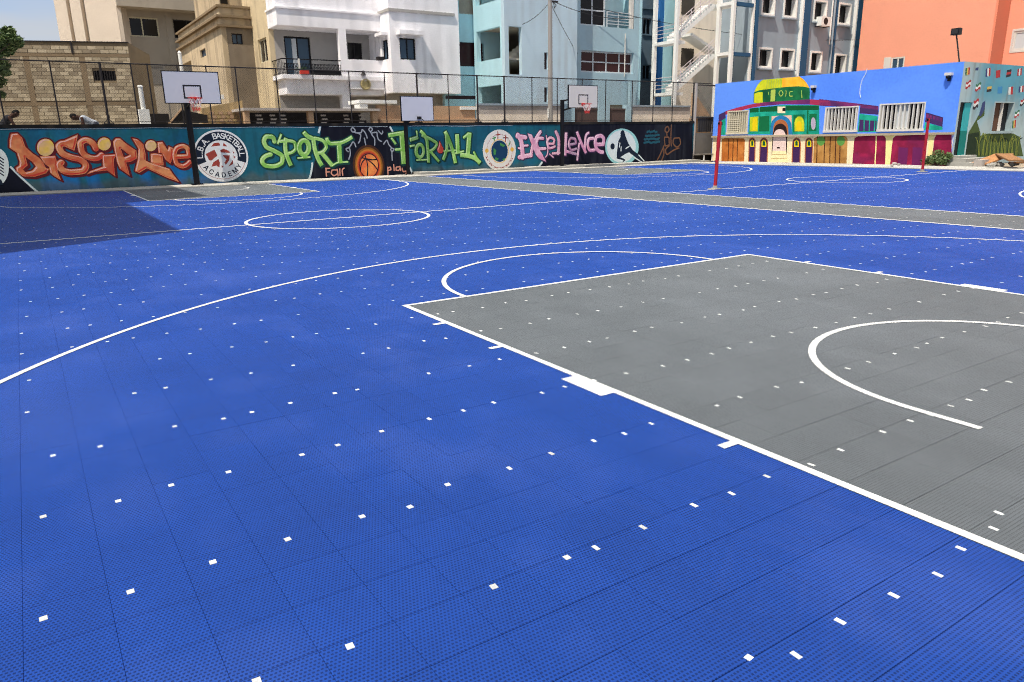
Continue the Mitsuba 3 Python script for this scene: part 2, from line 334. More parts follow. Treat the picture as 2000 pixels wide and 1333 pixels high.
for pts, zz, w in ([(175, 760), (420, 1000), (690, 1235)], Z1, 34), ([(1195, 62), (1165, 195)], Z4, 40), ([(1045, 740), (1030, 900), (975, 1085)], Z4, 34), ([(962, 68), (1030, 190)], Z5, 36), ([(1335, 830), (1415, 1010)], Z5, 34), ([(660, 775), (515, 975)], Z7, 36):
    paint('border_line', wl(pts, w, zz, 2), L1, L2, 'm_wline')
z_hl = 2.075
for x0, x1 in ((-6.5, 5.0), (5.6, 8.2), (9.2, 14.6)):
    s0, s1 = x0 + 13, x1 + 13; n = 24
    up = [(s, z_hl + .012 * math.sin(s * 1.7) + .012 * rng.random()) for s in np.linspace(s0, s1, n)]
    paint('border_line', Polygon(up + [(s, z - .012 - .014 * rng.random()) for s, z in up[::-1]]), L1, L2, 'm_wline')
def letter(g, body, dark, light, ow=0.045, off=(0.05, 0.05), holes=None, shade=None, lw=0.02, name='letter', label=None):
    if holes is not None: g = g.difference(holes)
    g = g.buffer(0.012).buffer(-0.012)
    out = unary_union([g.buffer(ow, join_style=1, quad_segs=3), affinity.translate(g.buffer(ow * .7), off[0], -off[1])])
    k = paint(name, g, L2, L3, body, label)
    if k is None: return
    paint('outline', out, L1, L2, dark, par=k)
    inn = g.buffer(-lw)
    hi = inn.difference(affinity.translate(inn, 0.03, -0.035)).buffer(-0.003)
    paint('highlight', hi, L3, L4, light, par=k)
    if shade:
        sh = inn.difference(affinity.translate(inn, -0.035, 0.05)).buffer(-0.003).difference(hi)
        paint('shade', sh, L3, L4 - .001, shade, par=k)
def ellipse(cx, cy, rx, ry, z, n=40): return wp([(cx + rx * math.cos(t), cy + ry * math.sin(t)) for t in np.linspace(0, 2 * math.pi, n, endpoint=False)], z)
U = unary_union
O = dict(body='m_orange', dark='m_maroon', light='m_peach', shade='m_red_spray')
letter(wp([(160, 300), (190, 190), (300, 180), (380, 260), (440, 420), (560, 530), (680, 610), (740, 680), (800, 790), (860, 800), (800, 880), (600, 940), (400, 930), (290, 850), (270, 780), (330, 740), (340, 680), (290, 520), (160, 430)], Z1), holes=wp([(440, 590), (560, 680), (620, 760), (560, 830), (440, 860), (400, 810), (480, 740)], Z1), label='orange letter D of the word on the wall', **O)
letter(wp([(690, 585), (960, 575), (990, 700), (1000, 860), (1060, 1000), (930, 920), (870, 870), (850, 770), (760, 700)], Z1), label='orange letter i', **O)
letter(ellipse(790, 430, 150, 150, Z1), 'm_yellowball', 'm_maroon', 'm_peach', name='letter_dot')
letter(U([wl([(1170, 380), (1090, 360), (1020, 420), (1070, 520), (1200, 590), (1390, 640), (1490, 740), (1430, 840), (1230, 860), (1080, 820), (1030, 740), (1060, 690)], 105, Z1), wp([(1100, 310), (1350, 205), (1330, 330), (1290, 485), (1200, 450)], Z1)]), label='orange letter S', **O)
letter(U([wl([(1660, 450), (1600, 350), (1490, 300), (1390, 370), (1410, 480), (1510, 590), (1650, 620), (1760, 560)], 100, Z1), wp([(1500, 900), (1560, 840), (1790, 760), (1860, 760), (1860, 830), (1650, 850)], Z1)]), label='orange letter C', **O)
letter(wp([(80, 560), (330, 545), (290, 640), (290, 740), (310, 930), (200, 850), (100, 790)], Z2), label='orange letter i', **O)
letter(ellipse(120, 370, 115, 112, Z2), 'm_yellowball', 'm_maroon', 'm_peach', name='letter_dot')
letter(wp([(270, 330), (320, 270), (390, 270), (480, 350), (680, 490), (690, 620), (580, 680), (500, 690), (530, 800), (565, 920), (450, 840), (390, 800), (340, 680), (300, 500)], Z2), holes=wp([(400, 440), (470, 490), (560, 560), (460, 600)], Z2), label='orange letter P', **O)
letter(wp([(600, 265), (700, 290), (800, 380), (835, 540), (840, 660), (900, 690), (1000, 720), (1250, 800), (1310, 890), (1420, 1030), (1200, 950), (860, 790), (730, 870), (650, 840), (700, 640), (710, 450)], Z2), label='orange letter L with a long foot', **O)
letter(wp([(925, 540), (1000, 530), (1130, 555), (1150, 740), (1040, 740), (930, 690)], Z2), label='orange letter i', **O)
letter(ellipse(930, 400, 98, 96, Z2), 'm_yellowball', 'm_maroon', 'm_peach', name='letter_dot')
letter(wp([(1040, 340), (1130, 330), (1220, 480), (1240, 410), (1310, 440), (1310, 600), (1270, 710), (1180, 640), (1120, 530), (1060, 530)], Z2), label='orange letter N', **O)
letter(wl([(1600, 680), (1480, 755), (1370, 700), (1335, 570), (1380, 440), (1480, 405), (1570, 460), (1590, 580), (1400, 590)], 75, Z2), label='orange round letter E', **O)
G = dict(body='m_green', dark='m_green_dk', light='m_green_lt')
letter(U([wl([(340, 350), (300, 265), (200, 255), (145, 350), (190, 450), (350, 530), (490, 630), (480, 740), (330, 810), (180, 800), (110, 720), (150, 640), (270, 590)], 80, Z4), wl([(470, 210), (400, 400)], 42, Z4, 2)]), label='green letter S', **G)
letter(U([wl([(560, 285), (545, 500), (650, 800)], 78, Z4, 2), wl([(450, 350), (600, 335), (720, 375), (735, 470), (660, 555), (590, 570)], 58, Z4)]), label='green letter P', **G)
letter(U([ellipse(890, 460, 135, 175, Z4).difference(ellipse(890, 460, 45, 90, Z4)), wl([(765, 660), (1010, 640)], 36, Z4, 2)]), label='green letter O', **G)
letter(U([wl([(880, 170), (970, 260), (1060, 310), (1090, 480), (1140, 640), (1225, 800)], 80, Z4, 2), wl([(1090, 290), (1250, 340), (1305, 440), (1240, 540), (1130, 570)], 62, Z4), wl([(1220, 560), (1420, 800)], 78, Z4, 2)]), label='green letter R', **G)
letter(U([wl([(1310, 280), (1390, 390), (1560, 375), (1790, 265)], 68, Z4, 2), wl([(1540, 380), (1560, 720)], 92, Z4, 2), wl([(1420, 800), (1540, 740), (1700, 730)], 36, Z4)]), label='green letter T', **G)
letter(U([wl([(935, 235), (1245, 185)], 76, Z5, 2), wl([(1180, 200), (1225, 770)], 96, Z5, 2), wl([(990, 280), (1075, 400)], 42, Z5, 2), wl([(1080, 500), (1250, 490)], 50, Z5), wl([(1335, 320), (1480, 275)], 70, Z5, 2), wl([(1460, 160), (1480, 290)], 32, Z5), wl([(1335, 440), (1430, 420)], 40, Z5, 2)]), label='green letter F split by a post', **G)
letter(U([ellipse(185, 570, 98, 150, Z6).difference(ellipse(190, 570, 42, 85, Z6)), wl([(120, 745), (340, 735)], 32, Z6, 2)]), label='green letter O', **G)
letter(U([wl([(195, 200), (320, 400), (350, 790)], 62, Z6, 2), wl([(240, 290), (420, 370), (505, 440), (440, 540), (370, 575)], 55, Z6), wl([(390, 590), (545, 770)], 52, Z6, 2)]), label='green letter R', **G)
letter(U([ellipse(570, 550, 58, 68, Z6), wp([(530, 510), (555, 380), (610, 510)], Z6)]), 'm_red_dot', 'm_maroon', 'm_peach', name='letter_dot', ow=.02, off=(.02, .02))
letter(U([wl([(680, 260), (690, 480), (620, 740)], 64, Z6, 2), wl([(655, 210), (770, 480), (850, 800)], 70, Z6, 2), wl([(640, 575), (850, 560)], 34, Z6)]), label='green letter A', **G)
letter(U([wl([(880, 260), (895, 590)], 84, Z6, 2), wl([(860, 615), (1000, 580)], 40, Z6)]), label='green letter L', **G)
letter(U([wl([(1110, 230), (1080, 640)], 92, Z6, 2), wl([(1010, 320), (1100, 250)], 50, Z6), wl([(940, 650), (1150, 680), (1310, 800)], 78, Z6, 2), wl([(1195, 600), (1250, 710)], 42, Z6)]), label='last green letter L with a long foot', **G)
K = dict(body='m_pink', dark='m_pink_dk', light='m_pink_lt', ow=.03, off=(.035, .035))
letter(U([wl([(200, 280), (270, 430), (290, 690)], 92, Z7), wl([(190, 300), (345, 320)], 80, Z7), wl([(290, 480), (385, 470)], 40, Z7), wl([(230, 690), (440, 650)], 78, Z7), wl([(215, 520), (280, 540)], 34, Z7)]), label='pink letter E', **K)
letter(U([wp([(380, 245), (460, 270), (560, 480), (650, 620), (730, 775), (600, 720), (540, 650), (470, 480)], Z7), wl([(620, 220), (480, 470), (450, 660)], 66, Z7)]), label='pink letter X', **K)
for pts, w, lab in ([(670, 340), (590, 335), (550, 430), (600, 530), (710, 530)], 56, 'c'), ([(890, 490), (790, 520), (745, 410), (805, 325), (880, 370), (860, 440), (760, 440)], 46, 'e'), ([(1285, 530), (1200, 555), (1150, 445), (1190, 335), (1265, 350), (1280, 430), (1165, 450)], 46, 'e'), ([(1600, 340), (1530, 345), (1500, 450), (1545, 560), (1625, 555)], 58, 'c'), ([(1780, 595), (1690, 560), (1640, 430), (1660, 315), (1740, 290), (1800, 350), (1790, 450), (1660, 450)], 68, 'e'):
    letter(wl(pts, w, Z7), label=f'pink letter {lab}', **K)
letter(U([wl([(910, 220), (965, 400), (950, 620)], 64, Z7), wl([(850, 620), (985, 610)], 42, Z7), wl([(730, 290), (760, 560), (715, 690)], 24, Z7), wl([(790, 630), (860, 690)], 26, Z7)]), label='pink letter l before the post', **K)
letter(U([wl([(1100, 230), (1080, 660)], 60, Z7, 2), wl([(1075, 570), (1280, 630)], 52, Z7)]), label='pink letter l after the post', **K)
letter(U([wl([(1300, 215), (1380, 420), (1470, 610)], 58, Z7, 2), wl([(1345, 420), (1305, 750)], 44, Z7, 2), wl([(1530, 235), (1460, 320), (1450, 570)], 46, Z7, 2)]), label='pink letter N', **K)
# thin figures over the ball
for pts in ([(275, 90), (245, 130), (275, 175), (320, 150), (275, 90)], [(290, 175), (420, 230), (410, 320), (380, 380)], [(330, 190), (430, 185), (450, 130), (500, 180), (545, 290)], [(490, 290), (515, 410)], [(600, 90), (575, 130), (610, 165), (640, 120), (600, 90)], [(600, 165), (640, 240), (680, 300), (680, 420)], [(640, 190), (720, 180), (740, 290), (810, 350)], [(750, 150), (810, 210), (830, 160)], [(850, 400), (910, 330), (940, 400), (1000, 470)], [(990, 480), (1040, 490), (1010, 540), (980, 500)], [(1000, 540), (1010, 700)], [(190, 540), (150, 490), (210, 460), (280, 360), (330, 450)], [(210, 480), (230, 560), (200, 680)]):
    paint('stick_figure', wl(pts, 24, Z5), L3, L4, 'm_figure')
# ball with its glow
glow = [(330, (70, 40, 26)), (290, (140, 92, 34)), (262, (196, 120, 48)), (238, (202, 84, 44)), (215, (150, 48, 40)), (195, (60, 26, 44))]
for k, (r, c) in enumerate(glow):
    flat(f'm_glow_{k}', *c); rr = r / 9.524 * 0.0203
    c0 = W.px(660 + 575 / Z5[2], 240 + 800 / Z5[2])
    g = affinity.scale(Point(*c0).buffer(1, 24), rr * 1.02, rr * 1.22)
    paint('ball_glow', g.difference(affinity.scale(Point(*c0).buffer(1, 24), glow[k + 1][0] / 9.524 * .0203 * 1.02, glow[k + 1][0] / 9.524 * .0203 * 1.22) if k < 5 else Polygon()), L1 + .0002 * k, L2 - .0002 * k, f'm_glow_{k}')
spray('m_ballpaint', (226, 112, 66), (232, 150, 80), (206, 70, 60))
gb = ellipse(575, 800, 180, 225, Z5); paint('painted_ball', gb, L2, L3, 'm_ballpaint', 'painted orange basketball with black seams')
for pts in ([(430, 650), (520, 670), (640, 690), (730, 680)], [(520, 670), (550, 800), (545, 1000)], [(520, 670), (640, 760), (750, 900)], [(520, 670), (440, 760), (420, 880)], [(500, 590), (520, 670)]):
    paint('ball_seam', wl(pts, 22, Z5).intersection(gb), L3, L4, 'm_navy')
paint('ball_seam', gb.difference(gb.buffer(-.03)), L3, L4, 'm_navy')
flat('m_fair', 214, 150, 130)
for pts in ([(1300, 850), (1310, 995)], [(1295, 855), (1370, 850)], [(1300, 920), (1360, 915)], [(1500, 880), (1420, 880), (1400, 940), (1450, 985), (1510, 950)], [(1510, 870), (1525, 990)], [(1555, 860), (1560, 980)], [(1610, 980), (1605, 880), (1640, 850)]):
    paint('small_letter', wl(pts, 24, Z4), L3, L4, 'm_fair')
for pts in ([(925, 830), (930, 960)], [(925, 840), (975, 830), (985, 870), (930, 890)], [(1035, 780), (1045, 890)], [(1150, 820), (1085, 830), (1080, 880), (1120, 890), (1150, 850)], [(1150, 815), (1165, 890)], [(1195, 850), (1215, 910), (1270, 900)], [(1280, 870), (1260, 970)]):
    paint('small_letter', wl(pts, 24, Z5), L3, L4, 'm_fair')
# round badge of the academy
c0 = W.px(370 + 637 / 10.253, 240 + 667 / 10.253); R0 = (W.px(370 + 1185 / 10.253, 305)[0] - W.px(370 + 88 / 10.253, 305)[0]) / 2; RZ = abs(W.px(432, 240 + 145 / 10.253)[1] - W.px(432, 240 + 1190 / 10.253)[1]) / 2 / R0
def disc(r, c=c0, rz=None): return affinity.scale(Point(*c).buffer(1, 32), r, r * (RZ if rz is None else rz))
BG = paint('round_badge', disc(R0), L1, L2, 'm_white_paint', 'round white badge with navy lettering and a red ball')
def sector(r0, r1, a0, a1, c=c0, rz=None):
    t = np.radians(np.linspace(a0, a1, 60)); k = RZ if rz is None else rz
    return Polygon(np.r_[np.c_[c[0] + r1 * np.cos(t), c[1] + r1 * k * np.sin(t)], np.c_[c[0] + r0 * np.cos(t), c[1] + r0 * k * np.sin(t)][::-1]])
paint('ring', sector(.60 * R0, .93 * R0, -18, 200), L2, L3, 'm_navy_paint', par=BG)
paint('ring_line', sector(.885 * R0, .90 * R0, 200, 342), L2, L3, 'm_red_patch', par=BG)
tm = {}
def glyphs(text, r, a0, a1, h, m, par, c=c0, rz=None, flip=False, d=L3, bold=True, name='lettering'):
    ms = []
    for k, ch in enumerate(text):
        if ch == ' ': continue
        a = a0 + (a1 - a0) * (k / max(1, len(text) - 1))
        key = (ch, bold)
        if key not in tm: tm[key] = meshkit.text_mesh(ch, 1.0, 0.001, bold)
        g = tm[key].copy(); b = g.bounds; g.apply_translation([-(b[0][0] + b[1][0]) / 2, 0 if not flip else -1.0, 0]); g.vertices[:, :2] *= h
        rot = math.radians(a - 90 if not flip else a + 90)
        g.apply_transform(trimesh.transformations.rotation_matrix(rot, [0, 0, 1]))
        g.vertices[:, 0] += c[0] + r * math.cos(math.radians(a)); g.vertices[:, 1] += c[1] + r * math.sin(math.radians(a)) * (RZ if rz is None else rz)
        g.vertices[:, 2] += d
        ms.append(g)
    m_ = cat(ms); m_.apply_transform(W.M); put(par + '__' + name, m_, m, f'lettering reading {text}')
glyphs('L.B.A. BASKETBALL', .67 * R0, 180, 2, .20 * R0, 'm_white_paint', BG)
glyphs('ACADEMY', .64 * R0, 216, 326, .18 * R0, 'm_navy_paint', BG, flip=True)
zz = Z3
for pts in ([(430, 480), (490, 410), (590, 400), (620, 460), (500, 470)], [(680, 400), (760, 480), (670, 465)], [(610, 560), (680, 520), (780, 560), (820, 605), (640, 600)], [(320, 630), (500, 540), (560, 660), (440, 760), (390, 750), (360, 680)], [(660, 650), (810, 655), (790, 760), (730, 840), (700, 800), (740, 740)], [(440, 880), (480, 790), (580, 730), (610, 800), (600, 900), (540, 860)], [(780, 880), (870, 740), (870, 830)], [(640, 860), (690, 870), (650, 905)], [(860, 560), (900, 600), (880, 620)], [(880, 650), (920, 690), (890, 720)]):
    paint('ball_patch', wp(pts, zz), L2, L3, 'm_red_patch', par=BG)
# badge with a globe
cg = W.px(800 + 1672 / 9.524, 235 + 562 / 9.524); rx = (W.px(800 + 1978 / 9.524, 294)[0] - W.px(800 + 1365 / 9.524, 294)[0]) / 2; rzz = abs(W.px(975, 235 + 180 / 9.524)[1] - W.px(975, 235 + 945 / 9.524)[1]) / 2
flat('m_cream_paint', 222, 220, 214); flat('m_globe', 16, 58, 92); flat('m_land', 66, 138, 74); flat('m_gold', 226, 178, 80)
GB = paint('round_badge', affinity.scale(Point(*cg).buffer(1, 32), rx, rzz), L1, L2, 'm_cream_paint', 'oval cream badge with a dark globe')
e = lambda f, dz=-.04: affinity.scale(Point(cg[0], cg[1] + dz).buffer(1, 28), rx * f, rzz * f * 1.05)
paint('globe', e(.50), L2, L3, 'm_globe', par=GB); paint('globe_ring', e(.56).difference(e(.53)), L2, L3, 'm_gold', par=GB); paint('globe_ring', e(.78).difference(e(.765)), L2, L3, 'm_red_patch', par=GB)
for pts in ([(1560, 520), (1610, 560), (1600, 650), (1560, 640)], [(1680, 420), (1780, 470), (1740, 500), (1680, 470)], [(1600, 690), (1660, 720), (1620, 760), (1580, 730)], [(1720, 730), (1780, 700), (1760, 760)]): paint('land', wp(pts, Z6), L3, L4, 'm_land', par=GB)
for pts, m in ([(1640, 215), (1640, 345)], 'm_red_patch'), ([(1605, 275), (1680, 265)], 'm_red_patch'), ([(1570, 310), (1575, 390)], 'm_land'), ([(1545, 345), (1600, 325)], 'm_land'), ([(1785, 280), (1780, 400)], 'm_red_patch'), ([(1740, 330), (1830, 330)], 'm_maroon'), ([(1870, 400), (1840, 480)], 'm_land'): paint('child_figure', wl(pts, 20, Z6), L2, L3, m, par=GB)
for cx, cy in ((1435, 570), (1905, 545)): paint('flower', ellipse(cx, cy, 34, 40, Z6, 12), L2, L3, 'm_gold', par=GB)
for a in range(200, 341, 8):
    if a % 24: paint('small_mark', sector(.84 * rx, .90 * rx, a, a + 5, cg, rzz / rx), L2, L3, 'm_red_patch', par=GB)
# disc with a leaping player
flat('m_disc', 214, 226, 226); flat('m_disc_edge', 150, 205, 205)
D = paint('round_badge', ellipse(520, 500, 312, 342, Z8), L1, L2, 'm_disc_edge', 'pale disc with the black shape of a leaping player'); gd = ellipse(508, 490, 268, 300, Z8)
paint('disc_centre', gd, L2, L3 - .001, 'm_disc', par=D)
paint('player', wp([(495, 215), (540, 180), (565, 220), (585, 300), (640, 440), (720, 560), (830, 640), (935, 765), (900, 795), (840, 740), (740, 665), (650, 600), (580, 630), (490, 690), (590, 740), (528, 792), (545, 745), (420, 715), (430, 560), (455, 380), (490, 320)], Z8), L3, L4, 'm_navy_paint', par=D)
paint('ball', ellipse(345, 490, 40, 58, Z8, 20), L3, L4, 'm_navy_paint', par=D)
for pts in ([(480, 430), (470, 500)], [(505, 500), (500, 570)], [(590, 530), (650, 490)], [(830, 650), (930, 760)], [(740, 690), (900, 790)]): paint('player_line', wl(pts, 22, Z8), L4, L5, 'm_disc', par=D)
flat('m_teal_text', 30, 84, 100); flat('m_brown_line', 118, 82, 60)
for k, (x0, x1, y) in enumerate(((990, 1150, 215), (960, 1200, 285), (940, 1220, 350), (935, 1210, 415))):
    x = x0
    while x < x1:
        w = rng.uniform(22, 48); paint('small_mark', wl([(x, y + rng.uniform(-14, 14)), (x + w, y + rng.uniform(-14, 14))], 40, Z8), L1, L2, 'm_teal_text'); x += w + 16
for pts in ([(1330, 150), (1370, 120), (1395, 180), (1360, 230), (1320, 200), (1330, 150)], [(1440, 90), (1430, 300), (1440, 480)], [(1310, 320), (1390, 320), (1400, 460), (1330, 480), (1310, 320)], [(1350, 230), (1360, 310)], [(1300, 480), (1250, 600), (1180, 740)], [(1400, 480), (1330, 560), (1360, 640), (1480, 560), (1580, 520)], [(1490, 340), (1580, 330), (1610, 430), (1540, 500), (1470, 420), (1490, 340)], [(1300, 540), (1300, 620), (1250, 770)]): paint('sketch_figure', wl(pts, 26, Z8), L2, L3, 'm_brown_line')
# part of a ball badge at the left end
VB = paint('round_badge', ellipse(-60, 770, 215, 330, Z1), L2, L3, 'm_disc', 'pale ball badge cut by the left edge')
for k in range(6): paint('ball_seam', wl([(0, 600 + k * 55), (60, 640 + k * 55)], 20, Z1), L3, L4, 'm_navy_paint', par=VB)
paint('ball_seam', wp([(-60, 980), (20, 985), (60, 1080), (-60, 1090)], Z1), L3, L4, 'm_navy_paint', par=VB)

# chain link fence on the wall
flat('m_iron', 44, 42, 44, 1, .6); FZ = 4.26
FN = thing('chain_link_fence', 'tall see-through chain link fence standing on the graffiti wall', 'fence')
yF = 28.32
for u, v, thick in ((10, 240, 0), (117, 240, 0), (212.6, 240, 1), (271.5, 240, 0), (303, 240, 0), (471, 240, 0), (548, 240, 0), (619, 240, 0), (688, 240, 0), (756, 240, 0), (818, 240, 1), (878, 240, 0), (934, 240, 1), (986, 240, 1), (1039.5, 240, 0), (1088.5, 240, 0), (1136.5, 240, 0), (1182, 240, 0), (1233.6, 240, 0), (1274.5, 240, 0), (1312, 240, 0), (1352, 240, 1), (360, 240, 0), (415, 240, 0)):
    x = on_y(u, v, yF)[0]; r = .04 if thick else .024
    k = put(FN + '__post', bar((x, yF, 2.2), (x, yF, FZ + .03), r, 8), 'm_iron', smooth=40)
    if thick: put(k + '__foot', cat([boxm(x - .16, x + .16, yF - .06, yF + .06, 2.22, 2.25), bar((x - .15, yF, 2.25), (x, yF, 2.42), .012), bar((x + .15, yF, 2.25), (x, yF, 2.42), .012)]), 'm_iron')
put(FN + '__rail', cat([bar((-12.9, yF, FZ), (28.2, yF, FZ), .022, 8)]), 'm_iron')
put(FN + '__rail', bar((-12.9, yF, 2.30), (26.8, yF, 2.30), .012, 6), 'm_iron')
ms = []; H = FZ - 2.25; st = .085; x = -9.0
while x < 26.9:
    for s in (1, -1):
        a, b = (x, x + H) if s > 0 else (x + H, x)
        ms.append(bar((a, yF + .004 * s, 2.25), (b, yF + .004 * s, FZ), .0021, 3, caps=False))
    x += st
put(FN + '__wire_mesh', cat(ms), 'm_iron', 'diamond wire mesh of the fence', kind='stuff')
# ---------------------------------------------------------------- hoops and net posts
flat('m_alu_dark', 50, 52, 54); flat('m_board', 206, 210, 222, 1, .35); flat('m_board2', 214, 212, 208, 1, .5); flat('m_black_iron', 16, 17, 22, 1, .4); flat('m_rim', 196, 44, 44, 1, .4); flat('m_net_white', 226, 222, 220); flat('m_net_red', 200, 60, 62); flat('m_board_line', 40, 42, 50)
def hoop(label, cx, pole_x, pole_y, front, z0, z1, w, board, pole_r, group=None, net=True, rim=True, lines=True, tilt=0.0, back=0.05):
    h = thing('basketball_hoop', label, 'basketball hoop', group)
    B = Frame((cx - w / 2, front), (cx + w / 2, front))
    pts = np.array([[0.0, 0], [w, 0], [w, z1 - z0], [0, z1 - z0]])
    k = put(h + '__backboard', B.prism(Polygon(pts + [0, z0]), -back, 0), board)
    fr = sbox(0, z0, w, z1); put(k + '__frame', B.prism(fr.buffer(.014, join_style=2).difference(fr.buffer(-.012, join_style=2)), -back - .02, .006), 'm_black_iron')
    if lines:
        q = sbox(w / 2 - .295, z0 + .15, w / 2 + .295, z0 + .60); put(k + '__target_square', B.prism(q.difference(q.buffer(-.05, join_style=2)), .0, .004), 'm_board_line')
    hz = z0 + .16
    put(h + '__pole', bar((pole_x, pole_y, 0.0), (pole_x, pole_y, hz + .25), pole_r, 16), 'm_black_iron', smooth=40)
    put(h + '__base_plate', cat([boxm(pole_x - pole_r - .09, pole_x + pole_r + .09, pole_y - pole_r - .09, pole_y + pole_r + .09, .036, .058)] + [bar((pole_x + sx_ * (pole_r + .05), pole_y + sy_ * (pole_r + .05), .058), (pole_x + sx_ * (pole_r + .05), pole_y + sy_ * (pole_r + .05), .09), .018, 6) for sx_ in (-1, 1) for sy_ in (-1, 1)]), 'm_black_iron')
    arms = [bar((pole_x, pole_y, hz + .2), (cx + s * .18, front + back + .01, hz + .35), .03, 8) for s in (-1, 1)] + [bar((pole_x, pole_y, hz - .25), (cx, front + back + .01, hz + .02), .04, 8)]
    put(h + '__arm', cat(arms), 'm_black_iron')
    if rim:
        c = np.array([cx, front - .30, hz]); t = np.linspace(0, 2 * np.pi, 25)
        ring = [c + [.228 * math.cos(a), .228 * math.sin(a), 0] for a in t]
        r = put(h + '__rim', cat([path(ring, .011, 6), boxm(cx - .08, cx + .08, front - .10, front - .004, hz - .03, hz + .02), boxm(cx - .10, cx + .10, front - .006, front - .002, hz - .07, hz + .05)]), 'm_rim')
        if net:
            msw, msr = [], []
            for k in range(12):
                for s in (1, -1):
                    prev = None
                    for q in range(5):
                        a = k * math.pi / 6 + s * q * math.pi / 12; rr = .225 - .03 * q; p = c + [rr * math.cos(a), rr * math.sin(a), -.1 * q - (.02 * ((k * 7) % 3) if q == 4 else 0)]
                        if prev is not None: (msr if (k % 4 == 1 or q == 4) else msw).append(bar(prev, p, .0065, 3, caps=False))
                        prev = p
            put(r + '__net', cat(msw), 'm_net_white'); put(r + '__net_band', cat(msr), 'm_net_red')
    return h
hoop('hoop with wide clean white backboard and red and white net, left of round badge', .10, on_y(380, 355, 27.6)[0] + .08, 27.6, 26.05, 2.84, 3.87, 1.80, 'm_board', .105, 'basketball hoops along the wall')
hoop('basketball hoop with worn white backboard and red rim, in front of the pale blue building', 17.52, on_y(1098, 300, 27.75)[0], 27.75, 26.5, 2.82, 3.82, 1.74, 'm_board2', .10, 'basketball hoops along the wall')
h3 = hoop('small basketball hoop with blank white backboard and no rim, beside the green lettering', 9.42, 8.93, 27.95, 27.72, 2.28, 3.28, 1.52, 'm_board', .085, 'basketball hoops along the wall', rim=False, lines=False)
put(h3 + '__bracket', cat([boxm(9.38, 9.52, 27.58, 27.715, 2.34, 2.46), bar((9.45, 27.6, 2.4), (9.58, 27.5, 2.3), .02)]), 'm_black_iron', 'small dark bracket at the lower edge of the board')
flat('m_red_post', 172, 40, 52, 1, .4)
def net_post(label, x, y, h, lean):
    t = thing('net_post', label, 'net post', 'red volleyball net posts')
    put(t + '__pole', bar((x, y, 0), (x + lean, y, h), .049, 14), 'm_red_post', smooth=40)
    put(t + '__base_plate', cat([boxm(x - .14, x + .14, y - .14, y + .14, .004, .03), bar((x, y, .03), (x, y, .10), .065, 12)]), 'm_concrete')
    put(t + '__sleeve', bar((x + lean * .55, y, h * .62), (x + lean * .62, y, h * .72), .054, 12), 'm_red_post', smooth=40)
    put(t + '__pulley', cat([boxm(x + lean - .05, x + lean + .07, y - .03, y + .03, h - .10, h - .02)]), 'm_black_iron')
    put(t + '__hook', bar((x - .05, y - .02, h * .4), (x - .09, y - .02, h * .4 + .06), .012, 6), 'm_red_post')
net_post('red volleyball net post nearer the camera, in front of the wall gate', 11.12, 12.51, 1.84, .06)
net_post('red volleyball net post farther away, in front of the magenta painted wall', 22.91, 13.01, 1.93, -.03)

# ---------------------------------------------------------------- building with murals
MB = thing('mural_building', 'low flat roofed building covered with a blue domed mural and painted flags', 'building')
MX, MY0, MY1, MZ = 27.9, 14.52, 27.75, 4.20
A = Frame((MX, MY1), (MX, MY0)); Bf = Frame((MX, MY0), (MX + 14, MY0))
def wall_with_holes(F, s0, s1, z0, z1, holes, t, m, key):
    g = sbox(s0, z0, s1, z1)
    for h in holes: g = g.difference(sbox(h[0], h[2], h[1], h[3]))
    return put(key, F.prism(g, -t, 0), m)
Y1, Y2, Y3 = (1370, 130, 6.348), (1600, 110, 5.797), (1800, 100, 5.555)
def zr(F, z, x0, y0, x1, y1): return F.rect(z[0] + x0 / z[2], z[1] + y0 / z[2], z[0] + x1 / z[2], z[1] + y1 / z[2])
wins = [zr(A, Y1, 318, 548, 578, 838), zr(A, Y2, 60, 572, 436, 858), zr(A, Y2, 672, 530, 1190, 846)]
z_s = min(w[2] for w in wins); wins = [(w[0], w[1], w[2] if i else w[2], w[3]) for i, w in enumerate(wins)]
spray('m_blue_wall', (88, 144, 252), (98, 152, 255), (82, 136, 246), .5)
plaster('m_grey_blue', 158, 178, 182, 1.0, .15, .2); concrete('m_roof', 150, 146, 138)
wall_with_holes(A, 0, A.len - .251, 0, MZ, wins, .25, 'm_blue_wall', MB + '__wall')
doorr = zr(Bf, Y3, 420, 556, 535, 1112); w4 = zr(Bf, Y3, 770, 550, 990, 880)
doorr = (doorr[0] - .25, doorr[1] - .15, 0.45, doorr[3])
def flagwall_fn(p, n, uv):
    a = mikit.fbm(p.x * 1.1, p.z * 1.1, 3.0, 3); t = mikit.smoothstep(28.3, 30.2, p.x + (a - 0.5) * 1.2) * mikit.smoothstep(1.6, 3.3, p.z + (a - 0.5))
    c = mikit.mix(lin(164, 184, 188), lin(92, 156, 178), t)
    st = mikit.noise(p.x * 5.0, p.z * 0.4, 2.0) * mikit.fbm(p.x, p.z, 8.0, 2)
    return mikit.mix(c, lin(120, 124, 118), dr.clip((st - 0.3) * 1.5, 0, 0.5)) * (0.85 + 0.3 * a)
bs('m_flagwall', mikit.proc(flagwall_fn), 0.85, 0.2)
wall_with_holes(Bf, 0.0, Bf.len, 0, MZ, [doorr, w4], .25, 'm_flagwall', MB + '__wall')
put(MB + '__wall', cat([boxm(MX + .9, MX + 13.9, MY0 + .9, MY1 - .02, 0, MZ - .1), boxm(MX + .251, MX + .9, MY1 - .22, MY1 - .02, 0, MZ - .1), boxm(MX + .25, MX + 13.9, MY0 + .251, MY0 + .9, MZ - .4, MZ - .1)]), 'm_concrete')
put(MB + '__roof', boxm(MX + .26, MX + 13.8, MY0 + .26, MY1 - .05, MZ - .099, MZ - .02), 'm_roof')
